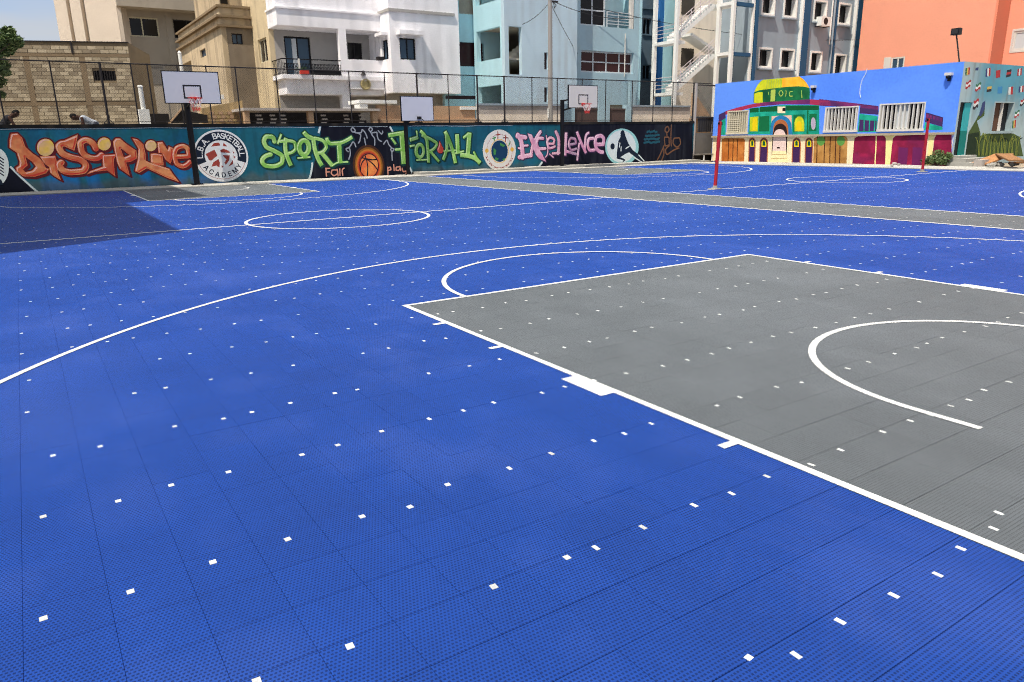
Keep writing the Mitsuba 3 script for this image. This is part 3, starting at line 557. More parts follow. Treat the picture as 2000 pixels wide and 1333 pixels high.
flat('m_white_frame', 210, 209, 203); flat('m_dark_in', 22, 22, 26, 1, .5); flat('m_curtain', 196, 204, 208); flat('m_beige_frame', 206, 200, 176)
def louvre(w, F, n, par, white='m_white_frame', dark='m_dark_in', lat=False, label=None):
    s0, s1, z0, z1 = w
    k = put(par + '__window', cat([F.box(s0, s0 + .07, z0, z1, -.22, .02), F.box(s1 - .05, s1, z0, z1, -.22, .01), F.box(s0 + .07, s1 - .05, z1 - .06, z1, -.22, .01), F.box(s0, s1 + .06, z0 - .02, z0 + .08, -.22, .06)]), white, label)
    put(k + '__pane', F.box(s0 + .07, s1 - .05, z0 + .08, z1 - .06, -.24, -.20), dark)
    for i in range(n):
        c = s0 + .07 + (s1 - s0 - .12) * (i + .5) / n; wd = .042 + .025 * (i % 4 == 0)
        put(k + '__slat', F.box(c - wd / 2, c + wd / 2, z0 + .08, z1 - .06, -.15, -.02), white)
    if lat:
        for i in range(7):
            zc = z0 + .1 + i * (z1 - z0 - .2) * .62 / 6; put(k + '__crossbar', F.box(s0 + .07, s0 + (s1 - s0) * .58, zc, zc + .04, -.019, -.005), white)
    return k
louvre(wins[0], A, 9, MB, 'm_beige_frame', 'm_dark_in', True, 'beige barred window with a lattice of crossbars')
louvre(wins[1], A, 9, MB, label='white barred window left of the post'); k3 = louvre(wins[2], A, 10, MB, label='white barred window under the dark lintel')
put(k3 + '__curtain', A.box(wins[2][0] + .75, wins[2][0] + 1.35, wins[2][2] + .1, wins[2][3] - .08, -.195, -.17), 'm_curtain')
zl = A.px(Y2[0] + 1000 / Y2[2], Y2[1] + 868 / Y2[2])[1]; zs = z_s
plaster('m_ledge', 176, 164, 140, 1, .2, .3)
put(MB + '__ledge', A.box(0.02, A.len + .0, zl - .10, zl - .005, -.02, .14), 'm_ledge', 'thin concrete ledge under the windows')
# painted mural on the long wall: flat paint in thin coats
for n, c in dict(yellow=(232, 204, 20), palegreen=(176, 200, 88), purple_=(96, 40, 104), plum=(66, 44, 96), eavered=(168, 48, 84), dkgreen=(2, 88, 48), skyarch=(38, 124, 178), salmon=(226, 190, 170), brownarch=(176, 104, 62), darkarch=(40, 24, 26), palepink=(228, 204, 196), stair=(240, 230, 178), cream=(242, 226, 186), panelline=(74, 40, 18), doorpurple=(62, 32, 84), olive=(150, 140, 30), lilac=(180, 170, 190), leaf=(92, 150, 70), ivory=(246, 232, 160)).items(): flat('mu_' + n, *c)
for n, a_, b_, c_ in (('lime', (190, 200, 24), (210, 216, 40), (160, 180, 20)), ('gold', (250, 180, 40), (252, 200, 70), (226, 150, 40)), ('drum', (8, 92, 52), (20, 116, 66), (4, 64, 40)), ('teal2', (10, 146, 122), (30, 176, 146), (8, 116, 104)), ('panel', (182, 104, 42), (204, 130, 62), (130, 70, 30)), ('tan', (166, 118, 58), (190, 142, 78), (120, 84, 40)), ('magenta', (128, 18, 60), (156, 26, 74), (96, 24, 76)), ('purple', (88, 38, 98), (128, 44, 104), (64, 34, 84))): spray('mu_' + n, a_, b_, c_, 2.2)
flat('mu_green2', 6, 108, 64); flat('mu_magenta2', 104, 30, 88)
mclip = sbox(0, .02, A.len, MZ - .005)
for w in wins: mclip = mclip.difference(sbox(w[0], w[2], w[1] + .06, w[3]))
def mp(pts, z, m, lev=1, name='painted_shape', label=None, g=None):
    g = A.poly(pts, z) if g is None else g
    return paint(name, g, .002 * (lev - 1), .002 * lev, m, label, A, MB, mclip)
mp([(215, 840), (2000, 840), (2000, 1300), (200, 1300)], Y1, 'mu_cream', 1, 'painted_arcade', 'painted cream arcade along the foot of the wall', sbox(.02, .02, A.px(Y2[0] + 1510 / Y2[2], Y2[1] + 1000 / Y2[2])[0], zl - .1))
dome = A.poly([(650, 335), (665, 290), (700, 225), (745, 175), (810, 138), (1000, 114), (1150, 105), (1210, 122), (1270, 165), (1310, 215), (1338, 265), (1345, 310), (1342, 420), (740, 470), (645, 450)], Y1)
up = A.poly([(600, 345), (660, 318), (720, 297), (860, 278), (1000, 260), (1200, 246), (1300, 258), (1400, 285), (1400, 0), (600, 0)], Y1)
rt = A.poly([(1000, 0), (1500, 0), (1500, 600), (1000, 600)], Y1)
mp(0, 0, 'mu_drum', 1, 'painted_drum', 'painted green drum of the dome', dome.difference(up))
mp(0, 0, 'mu_lime', 1, 'painted_dome', 'lime half of the painted dome', dome.intersection(up).difference(rt)); mp(0, 0, 'mu_gold', 1, 'painted_dome', 'golden half of the painted dome', dome.intersection(up).intersection(rt))
for x in range(820, 990, 28): mp(0, 0, 'mu_palegreen', 2, 'painted_rib', None, A.line([(x, 150), (x - 12, 272)], 7, Y1, 2).intersection(dome))
for x in range(1060, 1260, 32): mp(0, 0, 'mu_yellow', 2, 'painted_rib', None, A.line([(x, 120), (x + 30, 250)], 6, Y1, 2).intersection(dome))
mp([(655, 340), (700, 322), (762, 318), (762, 460), (650, 455)], Y1, 'mu_lime', 2); mp([(862, 292), (918, 285), (912, 432), (856, 436)], Y1, 'mu_palegreen', 2)
for pts in ([(1010, 325), (985, 300), (962, 330), (985, 370), (1010, 340), (1000, 310)], [(1048, 300), (1050, 340), (1040, 372)], [(1130, 312), (1100, 315), (1090, 345), (1105, 372), (1130, 370)], [(1240, 300), (1246, 390)], [(830, 320), (835, 350)]): mp(0, 0, 'mu_palegreen', 2, 'painted_letter', None, A.line(pts, 10, Y1))
mp([(300, 556), (430, 516), (590, 476), (740, 448), (1000, 432), (1345, 408), (1600, 430), (1600, 492), (1480, 484), (1330, 474), (1000, 470), (740, 494), (590, 520), (300, 600)], Y1, 'mu_eavered', 2, 'painted_eave', 'painted purple eave')
mp([(720, 452), (1000, 432), (1345, 408), (1345, 474), (1000, 470), (740, 494)], Y1, 'mu_purple', 3, 'painted_eave')
mp([(0, 486), (460, 540), (672, 566), (672, 610), (440, 585), (0, 562)], Y2, 'mu_purple', 2, 'painted_eave'); mp([(440, 575), (672, 605), (672, 664), (440, 648)], Y2, 'mu_plum', 2)
mp([(586, 530), (1000, 480), (1460, 480), (1460, 845), (575, 845)], Y1, 'mu_teal2', 1, 'painted_facade', 'painted teal facade under the dome')
mp([(600, 522), (710, 510), (710, 568), (600, 574)], Y1, 'mu_dkgreen', 3); mp([(725, 506), (940, 490), (940, 560), (725, 565)], Y1, 'mu_dkgreen', 3); mp([(1050, 488), (1455, 488), (1455, 540), (1050, 548)], Y1, 'mu_dkgreen', 3)
mp([(945, 500), (1040, 500), (1040, 580), (945, 580)], Y1, 'mu_cream', 3); mp([(1005, 515), (1045, 515), (1045, 555), (1005, 555)], Y1, 'mu_darkarch', 4)
def archshape(cx, y0, y1, w, n=9): return [(cx - w / 2, y1)] + [(cx - w / 2 * math.cos(t), y0 + w * .7 - w * .7 * math.sin(t)) for t in np.linspace(0, math.pi, n)] + [(cx + w / 2, y1)]
mp([(604, 630), (706, 622), (700, 806), (600, 806)], Y1, 'mu_lime', 3); mp([(636, 650), (690, 644), (684, 796), (630, 796)], Y1, 'mu_yellow', 4)
mp([(718, 622), (842, 612), (838, 806), (712, 806)], Y1, 'mu_green2', 3); mp([(1140, 600), (1280, 596), (1276, 810), (1138, 812)], Y1, 'mu_green2', 3)
mp(archshape(1215, 620, 806, 120), Y1, 'mu_lime', 4); mp(archshape(1210, 680, 800, 70), Y1, 'mu_yellow', 5); mp([(1338, 590), (1430, 588), (1424, 800), (1334, 804)], Y1, 'mu_green2', 3); mp([(1388 + 30 * math.cos(t), 710 + 78 * math.sin(t)) for t in np.linspace(0, 6.28, 20)[:-1]], Y1, 'mu_lilac', 4)
mp([(1310, 545), (1330, 545), (1326, 840), (1306, 840)], Y1, 'mu_green2', 3)
mp([(872, 618), (1118, 605), (1124, 780), (866, 790)], Y1, 'mu_salmon', 4); mp([(852, 840)] + [(990 - 130 * math.cos(t), 745 - 135 * math.sin(t)) for t in np.linspace(0, math.pi, 12)] + [(1130, 840)], Y1, 'mu_skyarch', 5)
mp([(886, 850)] + [(985 - 92 * math.cos(t), 770 - 112 * math.sin(t)) for t in np.linspace(0, math.pi, 12)] + [(1080, 850)], Y1, 'mu_brownarch', 6); mp([(872, 1090), (884, 850)] + [(980 - 82 * math.cos(t), 800 - 90 * math.sin(t)) for t in np.linspace(0, math.pi, 12)] + [(1066, 860), (1058, 1090)], Y1, 'mu_darkarch', 7)
mp([(884, 1046), (892, 900)] + [(972 - 76 * math.cos(t), 870 - 92 * math.sin(t)) for t in np.linspace(0, math.pi, 12)] + [(1052, 900), (1050, 1050)], Y1, 'mu_palepink', 8, 'painted_arch', 'painted arched doorway over pale steps'); mp([(940, 1000), (975, 1000), (975, 1020), (940, 1020)], Y1, 'mu_darkarch', 9)
mp([(845, 1225), (884, 1046), (1050, 1050), (1075, 1225)], Y1, 'mu_stair', 9, 'painted_steps')
for y, a, b in ((1090, 878, 1056), (1140, 868, 1062), (1190, 856, 1068)): mp(0, 0, 'mu_tan', 10, 'painted_step_line', None, A.line([(a, y), (b, y)], 6, Y1, 2))
mp([(256, 905), (290, 890), (520, 892), (540, 915), (528, 1206), (246, 1206)], Y1, 'mu_panel', 2, 'painted_panel')
for x in (340, 396, 450): mp(0, 0, 'mu_panelline', 3, 'painted_line', None, A.line([(x, 900), (x - 10, 1206)], 12, Y1, 2))
for cx, x0, x1, yb in ((630, 588, 676, 1206), (775, 722, 828, 1206), (1180, 1126, 1236, 1216), (1335, 1288, 1388, 1216)):
    w = x1 - x0; mp([(x - 8 * (yb_ > 1000), yb_) for x, yb_ in archshape(cx, 882, yb, w)], Y1, 'mu_brownarch', 2); mp([(x - 8 * (q > 1100), q) for x, q in archshape(cx, 894, yb, w - 22)], Y1, 'mu_doorpurple', 3, 'painted_door'); mp(archshape(cx, 908, 1000, w * .56), Y1, 'mu_yellow', 4); mp(archshape(cx, 926, 984, w * .28), Y1, 'mu_dkgreen', 5)
mp([(0, 908), (60, 900), (290, 905), (322, 930), (310, 1236), (-70, 1236), (-60, 930)], Y2, 'mu_tan', 2, 'painted_panel')
for x in (-20, 64, 128, 190, 240): mp(0, 0, 'mu_panelline', 3, 'painted_line', None, A.line([(x, 905), (x - 10, 1236)], 12, Y2, 2))
for cx in (20, 246): mp([(cx + 46 * math.cos(t), 960 + 56 * math.sin(t)) for t in np.linspace(0, 6.28, 16)[:-1]], Y2, 'mu_leaf', 4)
mp([(395, 970), (402, 925), (440, 908), (720, 898), (752, 915), (758, 960), (744, 1246), (372, 1246)], Y2, 'mu_magenta', 2, 'painted_panel', 'magenta painted arch panel'); mp([(826, 1000), (836, 930), (870, 902), (1180, 884), (1216, 900), (1222, 950), (1198, 1256), (800, 1250)], Y2, 'mu_magenta', 2, 'painted_panel', 'wide magenta and violet painted arch panel'); mp([(1296, 1000), (1306, 925), (1330, 890), (1500, 880), (1500, 1256), (1270, 1256)], Y2, 'mu_magenta', 2, 'painted_panel')
for a, b in ((900, 1010), (1060, 1170)): mp([(a, 1030), (b, 1040), (b - 20, 1250), (a - 14, 1250)], Y2, 'mu_magenta2', 3)
for cx in (1345, 1450): mp(archshape(cx, 910, 1060, 70), Y2, 'mu_magenta', 3)
mp(0, 0, 'mu_ivory', 3, 'painted_line', None, A.line([(648, 905), (632, 1240)], 14, Y2, 2))
for a in ((735, 890, 852, 755, 805), (1222, 870, 1312, 1226, 1280)): mp([(a[0], a[1]), (a[2], a[1] - 8), (a[2] - 20, 940), (a[4] - 5, 1250), (a[3] - 8, 1250), (a[0] + 22, 940)], Y2, 'mu_ivory', 3, 'painted_pillar')
mp([(446, 650), (662, 680), (660, 860), (436, 860)], Y2, 'mu_teal2', 3); mp([(460, 720), (650, 735), (646, 850), (448, 850)], Y2, 'mu_plum', 4)
for x in (512, 572, 630): mp(0, 0, 'mu_teal2', 5, 'painted_line', None, A.line([(x, 720), (x - 4, 850)], 14, Y2, 2))
mp([(1196, 632), (1404, 694), (1396, 800), (1190, 742)], Y2, 'mu_plum', 3, 'painted_eave'); mp([(1186, 746), (1396, 802), (1396, 836), (1180, 836)], Y2, 'mu_teal2', 4)
for k in range(5): mp([(1215 + k * 38, 655 + k * 11), (1240 + k * 38, 662 + k * 11), (1238 + k * 38, 700 + k * 11), (1213 + k * 38, 694 + k * 11)], Y2, 'mu_purple', 5)
mp([(215, 600), (300, 560), (300, 640), (215, 700)], Y1, 'mu_plum', 3); mp([(215, 700), (300, 640), (300, 850), (200, 850)], Y1, 'mu_teal2', 3)
# painted flags and garden on the short wall
for n, c in dict(fgreen=(60, 116, 84), fyel=(206, 178, 96), fred=(176, 62, 66), fwhite=(220, 224, 222), fblack=(52, 52, 58), fblue=(64, 138, 190), fnavy=(60, 74, 118), pale=(196, 206, 204), hedge=(34, 52, 34), reed=(132, 142, 58), moss=(72, 92, 50), bgteal=(96, 158, 176)).items(): flat('fl_' + n, *c)
bclip = sbox(0.0, .05, Bf.len, MZ - .005).difference(sbox(doorr[0], doorr[2], doorr[1], doorr[3])).difference(sbox(w4[0] - .02, w4[2] - .02, w4[1] + .02, w4[3] + .02))
def bp(pts, m, lev=1, name='painted_shape', label=None, g=None): return paint(name, Bf.poly(pts, Y3) if g is None else g, .002 * (lev - 1), .002 * lev, m, label, Bf, MB, bclip)
def flag(x, y, w, h, cols, vert=True, wave=False):
    n = len(cols); x, y, w, h = x + w * .1, y + h * .08, w * .78, h * .82
    for i, c in enumerate(cols):
        if vert: g = [(x + w * i / n, y - 4 * i), (x + w * (i + 1) / n, y - 4 * i - 4), (x + w * (i + 1) / n - 5, y + h - 4 * i), (x + w * i / n - 5, y + h - 4 * i)]
        else:
            t = np.linspace(0, 1, 7); o = 12 * np.sin(t * 6) if wave else 0 * t
            g = list(zip(x + w * t - 4 * i, y + h * i / n - 10 * t + o)) + list(zip(x + w * t[::-1] - 4 * i - 4, y + h * (i + 1) / n - 10 * t[::-1] + (o[::-1] if wave else 0)))
        bp(g, 'fl_' + c, 3, 'painted_flag')
flag(470, 180, 62, 95, ['fgreen', 'fyel', 'fred']); flag(582, 180, 40, 34, ['fnavy']); flag(690, 185, 66, 105, ['fnavy', 'fwhite', 'fred']); flag(802, 205, 60, 100, ['fred'], False); flag(920, 200, 64, 95, ['fblack', 'fred', 'fblack'], False); flag(1035, 190, 60, 90, ['fred', 'fwhite', 'fred'])
flag(478, 325, 66, 90, ['fred', 'fwhite', 'fred'], False, True); flag(584, 350, 70, 92, ['fgreen', 'fwhite', 'fred'], False, True); flag(704, 385, 66, 70, ['fyel', 'fblack'], False); flag(820, 382, 62, 88, ['fblue']); flag(938, 385, 62, 100, ['fwhite', 'fred']); flag(1050, 380, 66, 80, ['fnavy', 'fwhite', 'fred'])
flag(560, 525, 70, 115, ['fred', 'fwhite', 'fblack'], False, True); flag(1070, 520, 70, 80, ['fred', 'fwhite', 'fblack'], False, True); flag(1010, 650, 60, 80, ['fgreen', 'fwhite', 'fred'], False, True); flag(980, 750, 50, 100, ['fgreen', 'fyel', 'fred'])
bp([(600, 760), (680, 700), (690, 560), (670, 560), (640, 660), (560, 800), (500, 900), (480, 1100), (590, 1130), (640, 900)], 'fl_moss', 2, 'painted_garden'); bp([(500, 900), (620, 880), (640, 1140), (470, 1140)], 'fl_hedge', 3, 'painted_garden')
bp([(660, 560), (690, 540), (680, 640), (640, 710), (620, 700)], 'fl_fnavy', 4, 'painted_garden')
bp([(600, 930), (700, 900), (800, 880), (900, 870), (1000, 900), (1060, 930), (1100, 1140), (580, 1150)], 'fl_moss', 3, 'painted_garden')
for k in range(34):
    x = 600 + k * 13.5; bp(0, 'fl_reed' if k % 3 else 'fl_hedge', 4, 'painted_reed', None, Bf.line([(x, 1130), (x + rng.uniform(-10, 24), 1000), (x + rng.uniform(-30, 60), 900 + rng.uniform(-10, 60))], 12, Y3, 1))
k = put(MB + '__door', cat([Bf.box(doorr[0], doorr[1], doorr[2], doorr[3], -.12, -.10)]), 'm_dark_in', 'dark doorway with a teal door standing open')
flat('m_teal_door', 24, 122, 116); flat('m_teal_door2', 60, 170, 176)
put(k + '__leaf', cat([Bf.box((doorr[0] + doorr[1]) / 2, doorr[1] - .02, doorr[2], doorr[2] + 1.0, -.098, -.05)]), 'm_teal_door'); put(k + '__leaf', Bf.box((doorr[0] + doorr[1]) / 2 - .01, doorr[1] - .02, doorr[2] + 1.0, doorr[3] - .02, -.098, -.055), 'm_teal_door2')
k = put(MB + '__window', cat([Bf.box(w4[0], w4[0] + .1, w4[2], w4[3], -.23, .004), Bf.box(w4[1] - .1, w4[1], w4[2], w4[3], -.23, .004), Bf.box(w4[0] + .1, w4[1] - .1, w4[3] - .05, w4[3], -.23, .004), Bf.box(w4[0] - .05, w4[1] + .05, w4[2] - .06, w4[2] + .05, -.23, .1)]), 'm_grey_blue', 'window with a brown curtain on the flag wall')
flat('m_brown_curtain', 92, 66, 52)
put(k + '__pane', Bf.box(w4[0] + .1, w4[1] - .1, w4[2] + .05, w4[3] - .05, -.24, -.21), 'm_dark_in'); put(k + '__curtain', Bf.box(w4[0] + .12, w4[0] + .9, w4[2] + .05, w4[3] - .05, -.2, -.16), 'm_brown_curtain'); put(k + '__mullion', Bf.box((w4[0] + w4[1]) / 2 - .04, (w4[0] + w4[1]) / 2 + .04, w4[2] + .05, w4[3] - .05, -.15, -.05), 'm_white_frame')
paint('painted_corner', sbox(A.len - .251, .02, A.len - .0, MZ), 0, .002, 'm_blue_wall', None, A, MB, mclip)
def camera_(label, u, v, s=.16):
    q = A.px(u, v); c = thing('security_camera', label, 'security camera', 'security cameras on the blue wall')
    put(c + '__housing', A.box(q[0] - s, q[0] + s, q[1], q[1] + .11, .004, .24), 'm_white_frame')
    m = trimesh.creation.icosphere(2, .075); m.apply_translation(A.P(q[0], q[1] - .06, .2)); put(c + '__lens_dome', m, 'm_black_iron', smooth=True)
    put(c + '__bracket', A.box(q[0] - .05, q[0] + .05, q[1] - .22, q[1], .004, .10), 'm_black_iron')
camera_('white security camera on the blue wall right of the painted dome', 1592, 172, .09); camera_('white security camera with dark bracket near the corner of the blue wall', 1856, 148, .13)
cb = thing('hanging_cable', 'thin white cable hanging down the blue wall from the roof', 'cable')
flat('m_cable_white', 220, 224, 230)
put(cb + '__strand', path([A.P(*A.px(1600 + x / 5.797, 110 + y / 5.797), .02) for x, y in ((545, 140), (530, 200), (490, 270), (470, 340), (462, 420), (472, 470))], .018, 5), 'm_cable_white')
fl = thing('floodlight', 'dark floodlight on a thin pole on the blue roof', 'floodlight'); q = A.px(1863, 116); b0 = A.P(q[0], MZ - .02, -.5); t0 = on_x(1868, 68, b0[0])
put(fl + '__pole', bar(b0, (b0[0], t0[1], t0[2]), .03, 8), 'm_iron'); put(fl + '__lamp_head', cat([boxm(b0[0] - .16, b0[0] + .10, t0[1] - .16, t0[1] + .16, t0[2] - .02, t0[2] + .24)]), 'm_black_iron'); put(fl + '__lens', boxm(b0[0] - .175, b0[0] - .16, t0[1] - .13, t0[1] + .13, t0[2] + .02, t0[2] + .21), 'm_alu_dark')
# ---------------------------------------------------------------- buildings behind the wall
ST = 1.1   # level of the street
flat('m_glass_sky', 62, 84, 104, 1, .08); flat('m_glass_dark', 18, 18, 22, 1, .12); flat('m_alu', 58, 60, 64, 1, .4); flat('m_shade_in', 70, 66, 60)  # first glass is bluish, sky reflection put into its base colour
def frame_window(par, F, rc, mat='m_alu', pane='m_glass_dark', nx=2, nz=1, dep=.14, fw=.06, sill=None, label=None, surround=None, out=.0):
    s0, s1, z0, z1 = rc; ms = [F.box(s0, s0 + fw, z0, z1, -dep - .04, -dep + .04), F.box(s1 - fw, s1, z0, z1, -dep - .04, -dep + .04), F.box(s0 + fw, s1 - fw, z0, z0 + fw, -dep - .04, -dep + .04), F.box(s0 + fw, s1 - fw, z1 - fw, z1, -dep - .04, -dep + .04)]
    for i in range(1, nx): c = s0 + (s1 - s0) * i / nx; ms.append(F.box(c - fw * .45, c + fw * .45, z0 + fw, z1 - fw, -dep - .035, -dep + .035))
    for i in range(1, nz): c = z0 + (z1 - z0) * i / nz; ms.append(F.box(s0 + fw, s1 - fw, c - fw * .4, c + fw * .4, -dep - .03, -dep + .03))
    k = put(par + '__window', cat(ms), mat, label)
    put(k + '__pane', F.box(s0 + fw * .5, s1 - fw * .5, z0 + fw * .5, z1 - fw * .5, -dep - .012, -dep - .004), pane)
    if sill: put(k + '__sill', F.box(s0 - .06, s1 + .06, z0 - .07, z0 - .003, -.10, .08), sill)
    if surround:
        q = sbox(s0, z0, s1, z1); put(k + '__surround', F.prism(q.buffer(.12, join_style=2).difference(q), -.02, out), surround)
    return k
def panel(par, F, s0, s1, z0, z1, holes, m, t=.28, name='wall', label=None):
    g = sbox(s0, z0, s1, z1)
    for h in holes: g = g.difference(sbox(h[0], h[2], h[1], h[3]))
    return put(par + '__' + name, F.prism(g, -t, 0), m, label)

# A: brick building at the left -------------------------------------------------
plaster('m_mortar', 128, 114, 92, 1, .2, .1); plaster('m_tan_beam', 128, 112, 90, 1, .25, .25)
for k, c in enumerate(((168, 156, 132), (154, 142, 120), (180, 168, 144), (142, 130, 110))): plaster(f'm_brick_{k}', *c, 1, .25, .2, 2.0)
BA = thing('brick_building', 'unfinished sandy brick building at the left behind the fence', 'building')
FA = Frame((-14.0, 40.05), (0.0, 35.57)); sR = FA.px(248.5, 84)[0]; zT = FA.px(230, 82)[1]
op = FA.rect(182, 138, 226, 158)
put(BA + '__wall', cat([FA.box(0, op[0], ST, zT - .01, -5, -.03), FA.box(op[1], sR, ST, zT - .01, -5, -.03), FA.box(op[0], op[1], ST, op[2], -5, -.03), FA.box(op[0], op[1], op[3], zT - .01, -5, -.03)]), 'm_mortar')
b1 = FA.px(120, 111)[1], FA.px(120, 105)[1]; b2 = FA.px(120, 207)[1], FA.px(120, 200)[1]; cols = [FA.px(u, 150)[0] for u in (57, 166)]
for z0, z1 in (b1, b2): put(BA + '__beam', FA.box(0, sR + .01, z0, z1, -.03, .02), 'm_tan_beam')
for c in cols: put(BA + '__column', FA.box(c - .11, c + .11, ST, b1[0] - .002, -.03, .006), 'm_tan_beam')
put(BA + '__coping', cat([FA.box(0, FA.px(139, 84)[0], zT - .04, zT, -.2, .03), FA.box(FA.px(141, 84)[0], sR + .02, zT - .04, zT, -.2, .03)]), 'm_iron')
put(BA + '__pipe', FA.box(FA.px(138, 90)[0], FA.px(141, 90)[0], b1[1], zT, .0, .06), 'm_iron')
bw, bh, jt = .345, .150, .014; bricks = []
z = 2.35; row = 0
while z + bh < zT - .04:
    s = 8.6 + (row % 2) * bw / 2 + rng.uniform(-.03, .03)
    while s < sR - .05:
        s1 = min(s + bw - jt, sR); zc = z + bh / 2
        if not any(z0 - .02 < zc < z1 + .02 for z0, z1 in (b1, b2)):
            cut = [(c - .115, c + .115) for c in cols if zc < b1[0]] + ([(op[0] - .01, op[1] + .01)] if z + bh > op[2] and z < op[3] else [])
            parts_ = [(s, s1)]
            for a, b in cut: parts_ = [q for (x, y) in parts_ for q in ((x, min(y, a)), (max(x, b), y)) if q[1] - q[0] > .03]
            bricks += [(x, y, z, z + bh - jt) for x, y in parts_]
        s += bw + rng.uniform(-.012, .012)
    z += bh; row += 1
bricks.sort(key=lambda b: -(b[2] + (b[0] > 8.9) * 5)); rest_b = []
for k, b in enumerate(bricks):
    m = FA.box(b[0], b[1], b[2], b[3], -.03, .004 + rng.uniform(0, .012))
    if k < 300: put(BA + '__brick', m, f'm_brick_{rng.randrange(4)}')
    else: rest_b.append(m)
if rest_b: put(BA + '__brick_rows', cat(rest_b), 'm_brick_1', 'remaining bricks of the wall', kind='stuff')
k = put(BA + '__window', FA.box(op[0], op[1], op[2], op[3], -.2, -.15), 'm_glass_dark', 'dark barred opening in the brick wall')
for i in range(9): c = op[0] + (op[1] - op[0]) * (i + .5) / 9; put(k + '__bar', FA.box(c - .012, c + .012, op[2], op[3], -.06, -.03), 'm_iron')

# B: tall beige tower ---------------------------------------------------------------
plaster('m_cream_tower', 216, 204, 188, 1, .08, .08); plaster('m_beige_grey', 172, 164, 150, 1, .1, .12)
BT = thing('tower_block', 'tall beige block with vertical grooves and a shaded overhang, above the brick wall', 'building')
xc = on_y(231, 45, 58.0); an = math.radians(38); FB = Frame((xc[0] - 9 * math.cos(an), 58.0 + 9 * math.sin(an)), (xc[0], 58.0))
sx = lambda u: FB.px(u, 40)[0]
for a, b in ((111, 134.5), (141.5, 162), (170, 231)): put(BT + '__wall', FB.box(sx(a), sx(b), ST, 22, -.45, 0), 'm_cream_tower')
for a, b in ((134.5, 141.5), (162, 170)): put(BT + '__groove', FB.box(sx(a), sx(b), ST, 22, -.45, -.32), 'm_beige_grey', 'vertical groove with its shade in the colour')  # groove backs get a darker beige that paints in the recess shade
put(BT + '__wall', FB.box(sx(111), sx(231), ST, 22, -4, -.451), 'm_cream_tower')
FG = Frame((xc[0] - 1, 58.9), (xc[0] + 12.5, 58.9)); w1 = FG.rect(246, 34, 310, 72); w2 = FG.rect(340, 40, 392, 76)
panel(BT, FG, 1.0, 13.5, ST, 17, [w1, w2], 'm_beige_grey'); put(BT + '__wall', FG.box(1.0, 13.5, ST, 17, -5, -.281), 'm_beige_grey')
zo = on_y(300, 16, 57.6)[2]; put(BT + '__overhang', boxm(xc[0] + .02, xc[0] + 11.2, 57.6, 58.89, zo, 22), 'm_beige_grey'); put(BT + '__fin', boxm(xc[0] + .02, xc[0] + .28, 58.0, 58.89, ST, zo - .002), 'm_cream_tower')
frame_window(BT, FG, w1, 'm_beige_frame', 'm_glass_dark', 2, fw=.09, label='large two pane window in the shaded wall'); frame_window(BT, FG, w2, 'm_alu', 'm_glass_dark', 2)
sp = FG.px(332, 60)[0]; put(BT + '__pilaster', FG.box(sp - .2, sp + .2, ST, zo - .003, .002, .12), 'm_beige_grey')
gt = thing('slatted_gate', 'grey gate of vertical slats between the brick building and the backboard', 'gate')
FGt = Frame((0.0, 44.5), (8.0, 44.5)); g0, g1, gz0, gz1 = FGt.rect(258, 128, 324, 165); flat('m_gate_grey', 118, 116, 112)
put(gt + '__frame', cat([FGt.box(g0, g0 + .08, ST, gz1, -.05, .05), FGt.box(g1 - .08, g1, ST, gz1, -.05, .05), FGt.box(g0 + .08, g1 - .08, gz1 - .06, gz1, -.05, .05), FGt.box(g0 + .08, g1 - .08, gz0, gz0 + .06, -.05, .05)]), 'm_gate_grey'); put(gt + '__lower_panel', FGt.box(g0 + .08, g1 - .08, ST, gz0, -.02, .02), 'm_beige_grey')
for i in range(16): c = g0 + .1 + (g1 - g0 - .2) * (i + .5) / 16; put(gt + '__slat', FGt.box(c - .035, c + .035, gz0 + .06, gz1 - .06, -.02, .02), 'm_gate_grey')

# C: old tan house ---------------------------------------------------------------------
plaster('m_tan', 184, 168, 140, 1, .25, .55, 1.4); plaster('m_tan_shaded', 126, 116, 102, 1, .25, .55, 1.6)  # second tan is a darker copy carrying the shade of its side
BC = thing('old_tan_house', 'weathered tan house with stained ledges behind the main backboard', 'building')
yc = 43.0; pc = on_y(431.5, 60, yc); FCl = Frame((pc[0], yc + 14), (pc[0], yc)); FCr = Frame((pc[0], yc), (pc[0] + 6, yc))
sl = FCl.px(372, 110)[0]; sl0 = FCl.px(346, 60)[0]; zt = on_y(428, 14, yc)[2]; zl1 = on_y(428, 34, yc)[2]; zl2 = on_y(431, 53, yc)[2]
wl_ = FCl.rect(391, 96, 402, 112); wr_ = FCr.rect(453, 66, 474, 87)
panel(BC, FCl, sl, 14 - .0, ST, zl2, [wl_], 'm_tan'); panel(BC, FCr, 0.282, 6, ST, zl2, [wr_], 'm_tan_shaded')
put(BC + '__wall', boxm(pc[0] + .285, pc[0] + 6, yc + .285, yc + 14 - sl, ST, zl2 - .003), 'm_tan_shaded')
put(BC + '__upper_wall', boxm(pc[0] + .02, pc[0] + 6, yc + .02, yc + 14 - sl0, zl2 + .12, zt), 'm_tan'); put(BC + '__cantilever', boxm(pc[0] + .02, pc[0] + 4, yc + 14 - sl + .003, yc + 14 - sl0, zl2 - .9, zl2 + .119), 'm_tan')
for zz_, o in ((zl2, .22), (zl1, .2), (zt, .12)): put(BC + '__ledge', boxm(pc[0] - o, pc[0] + 6, yc - o, yc + 14 - sl0 + .1, zz_ + .001, zz_ + .118), 'm_tan_beam')
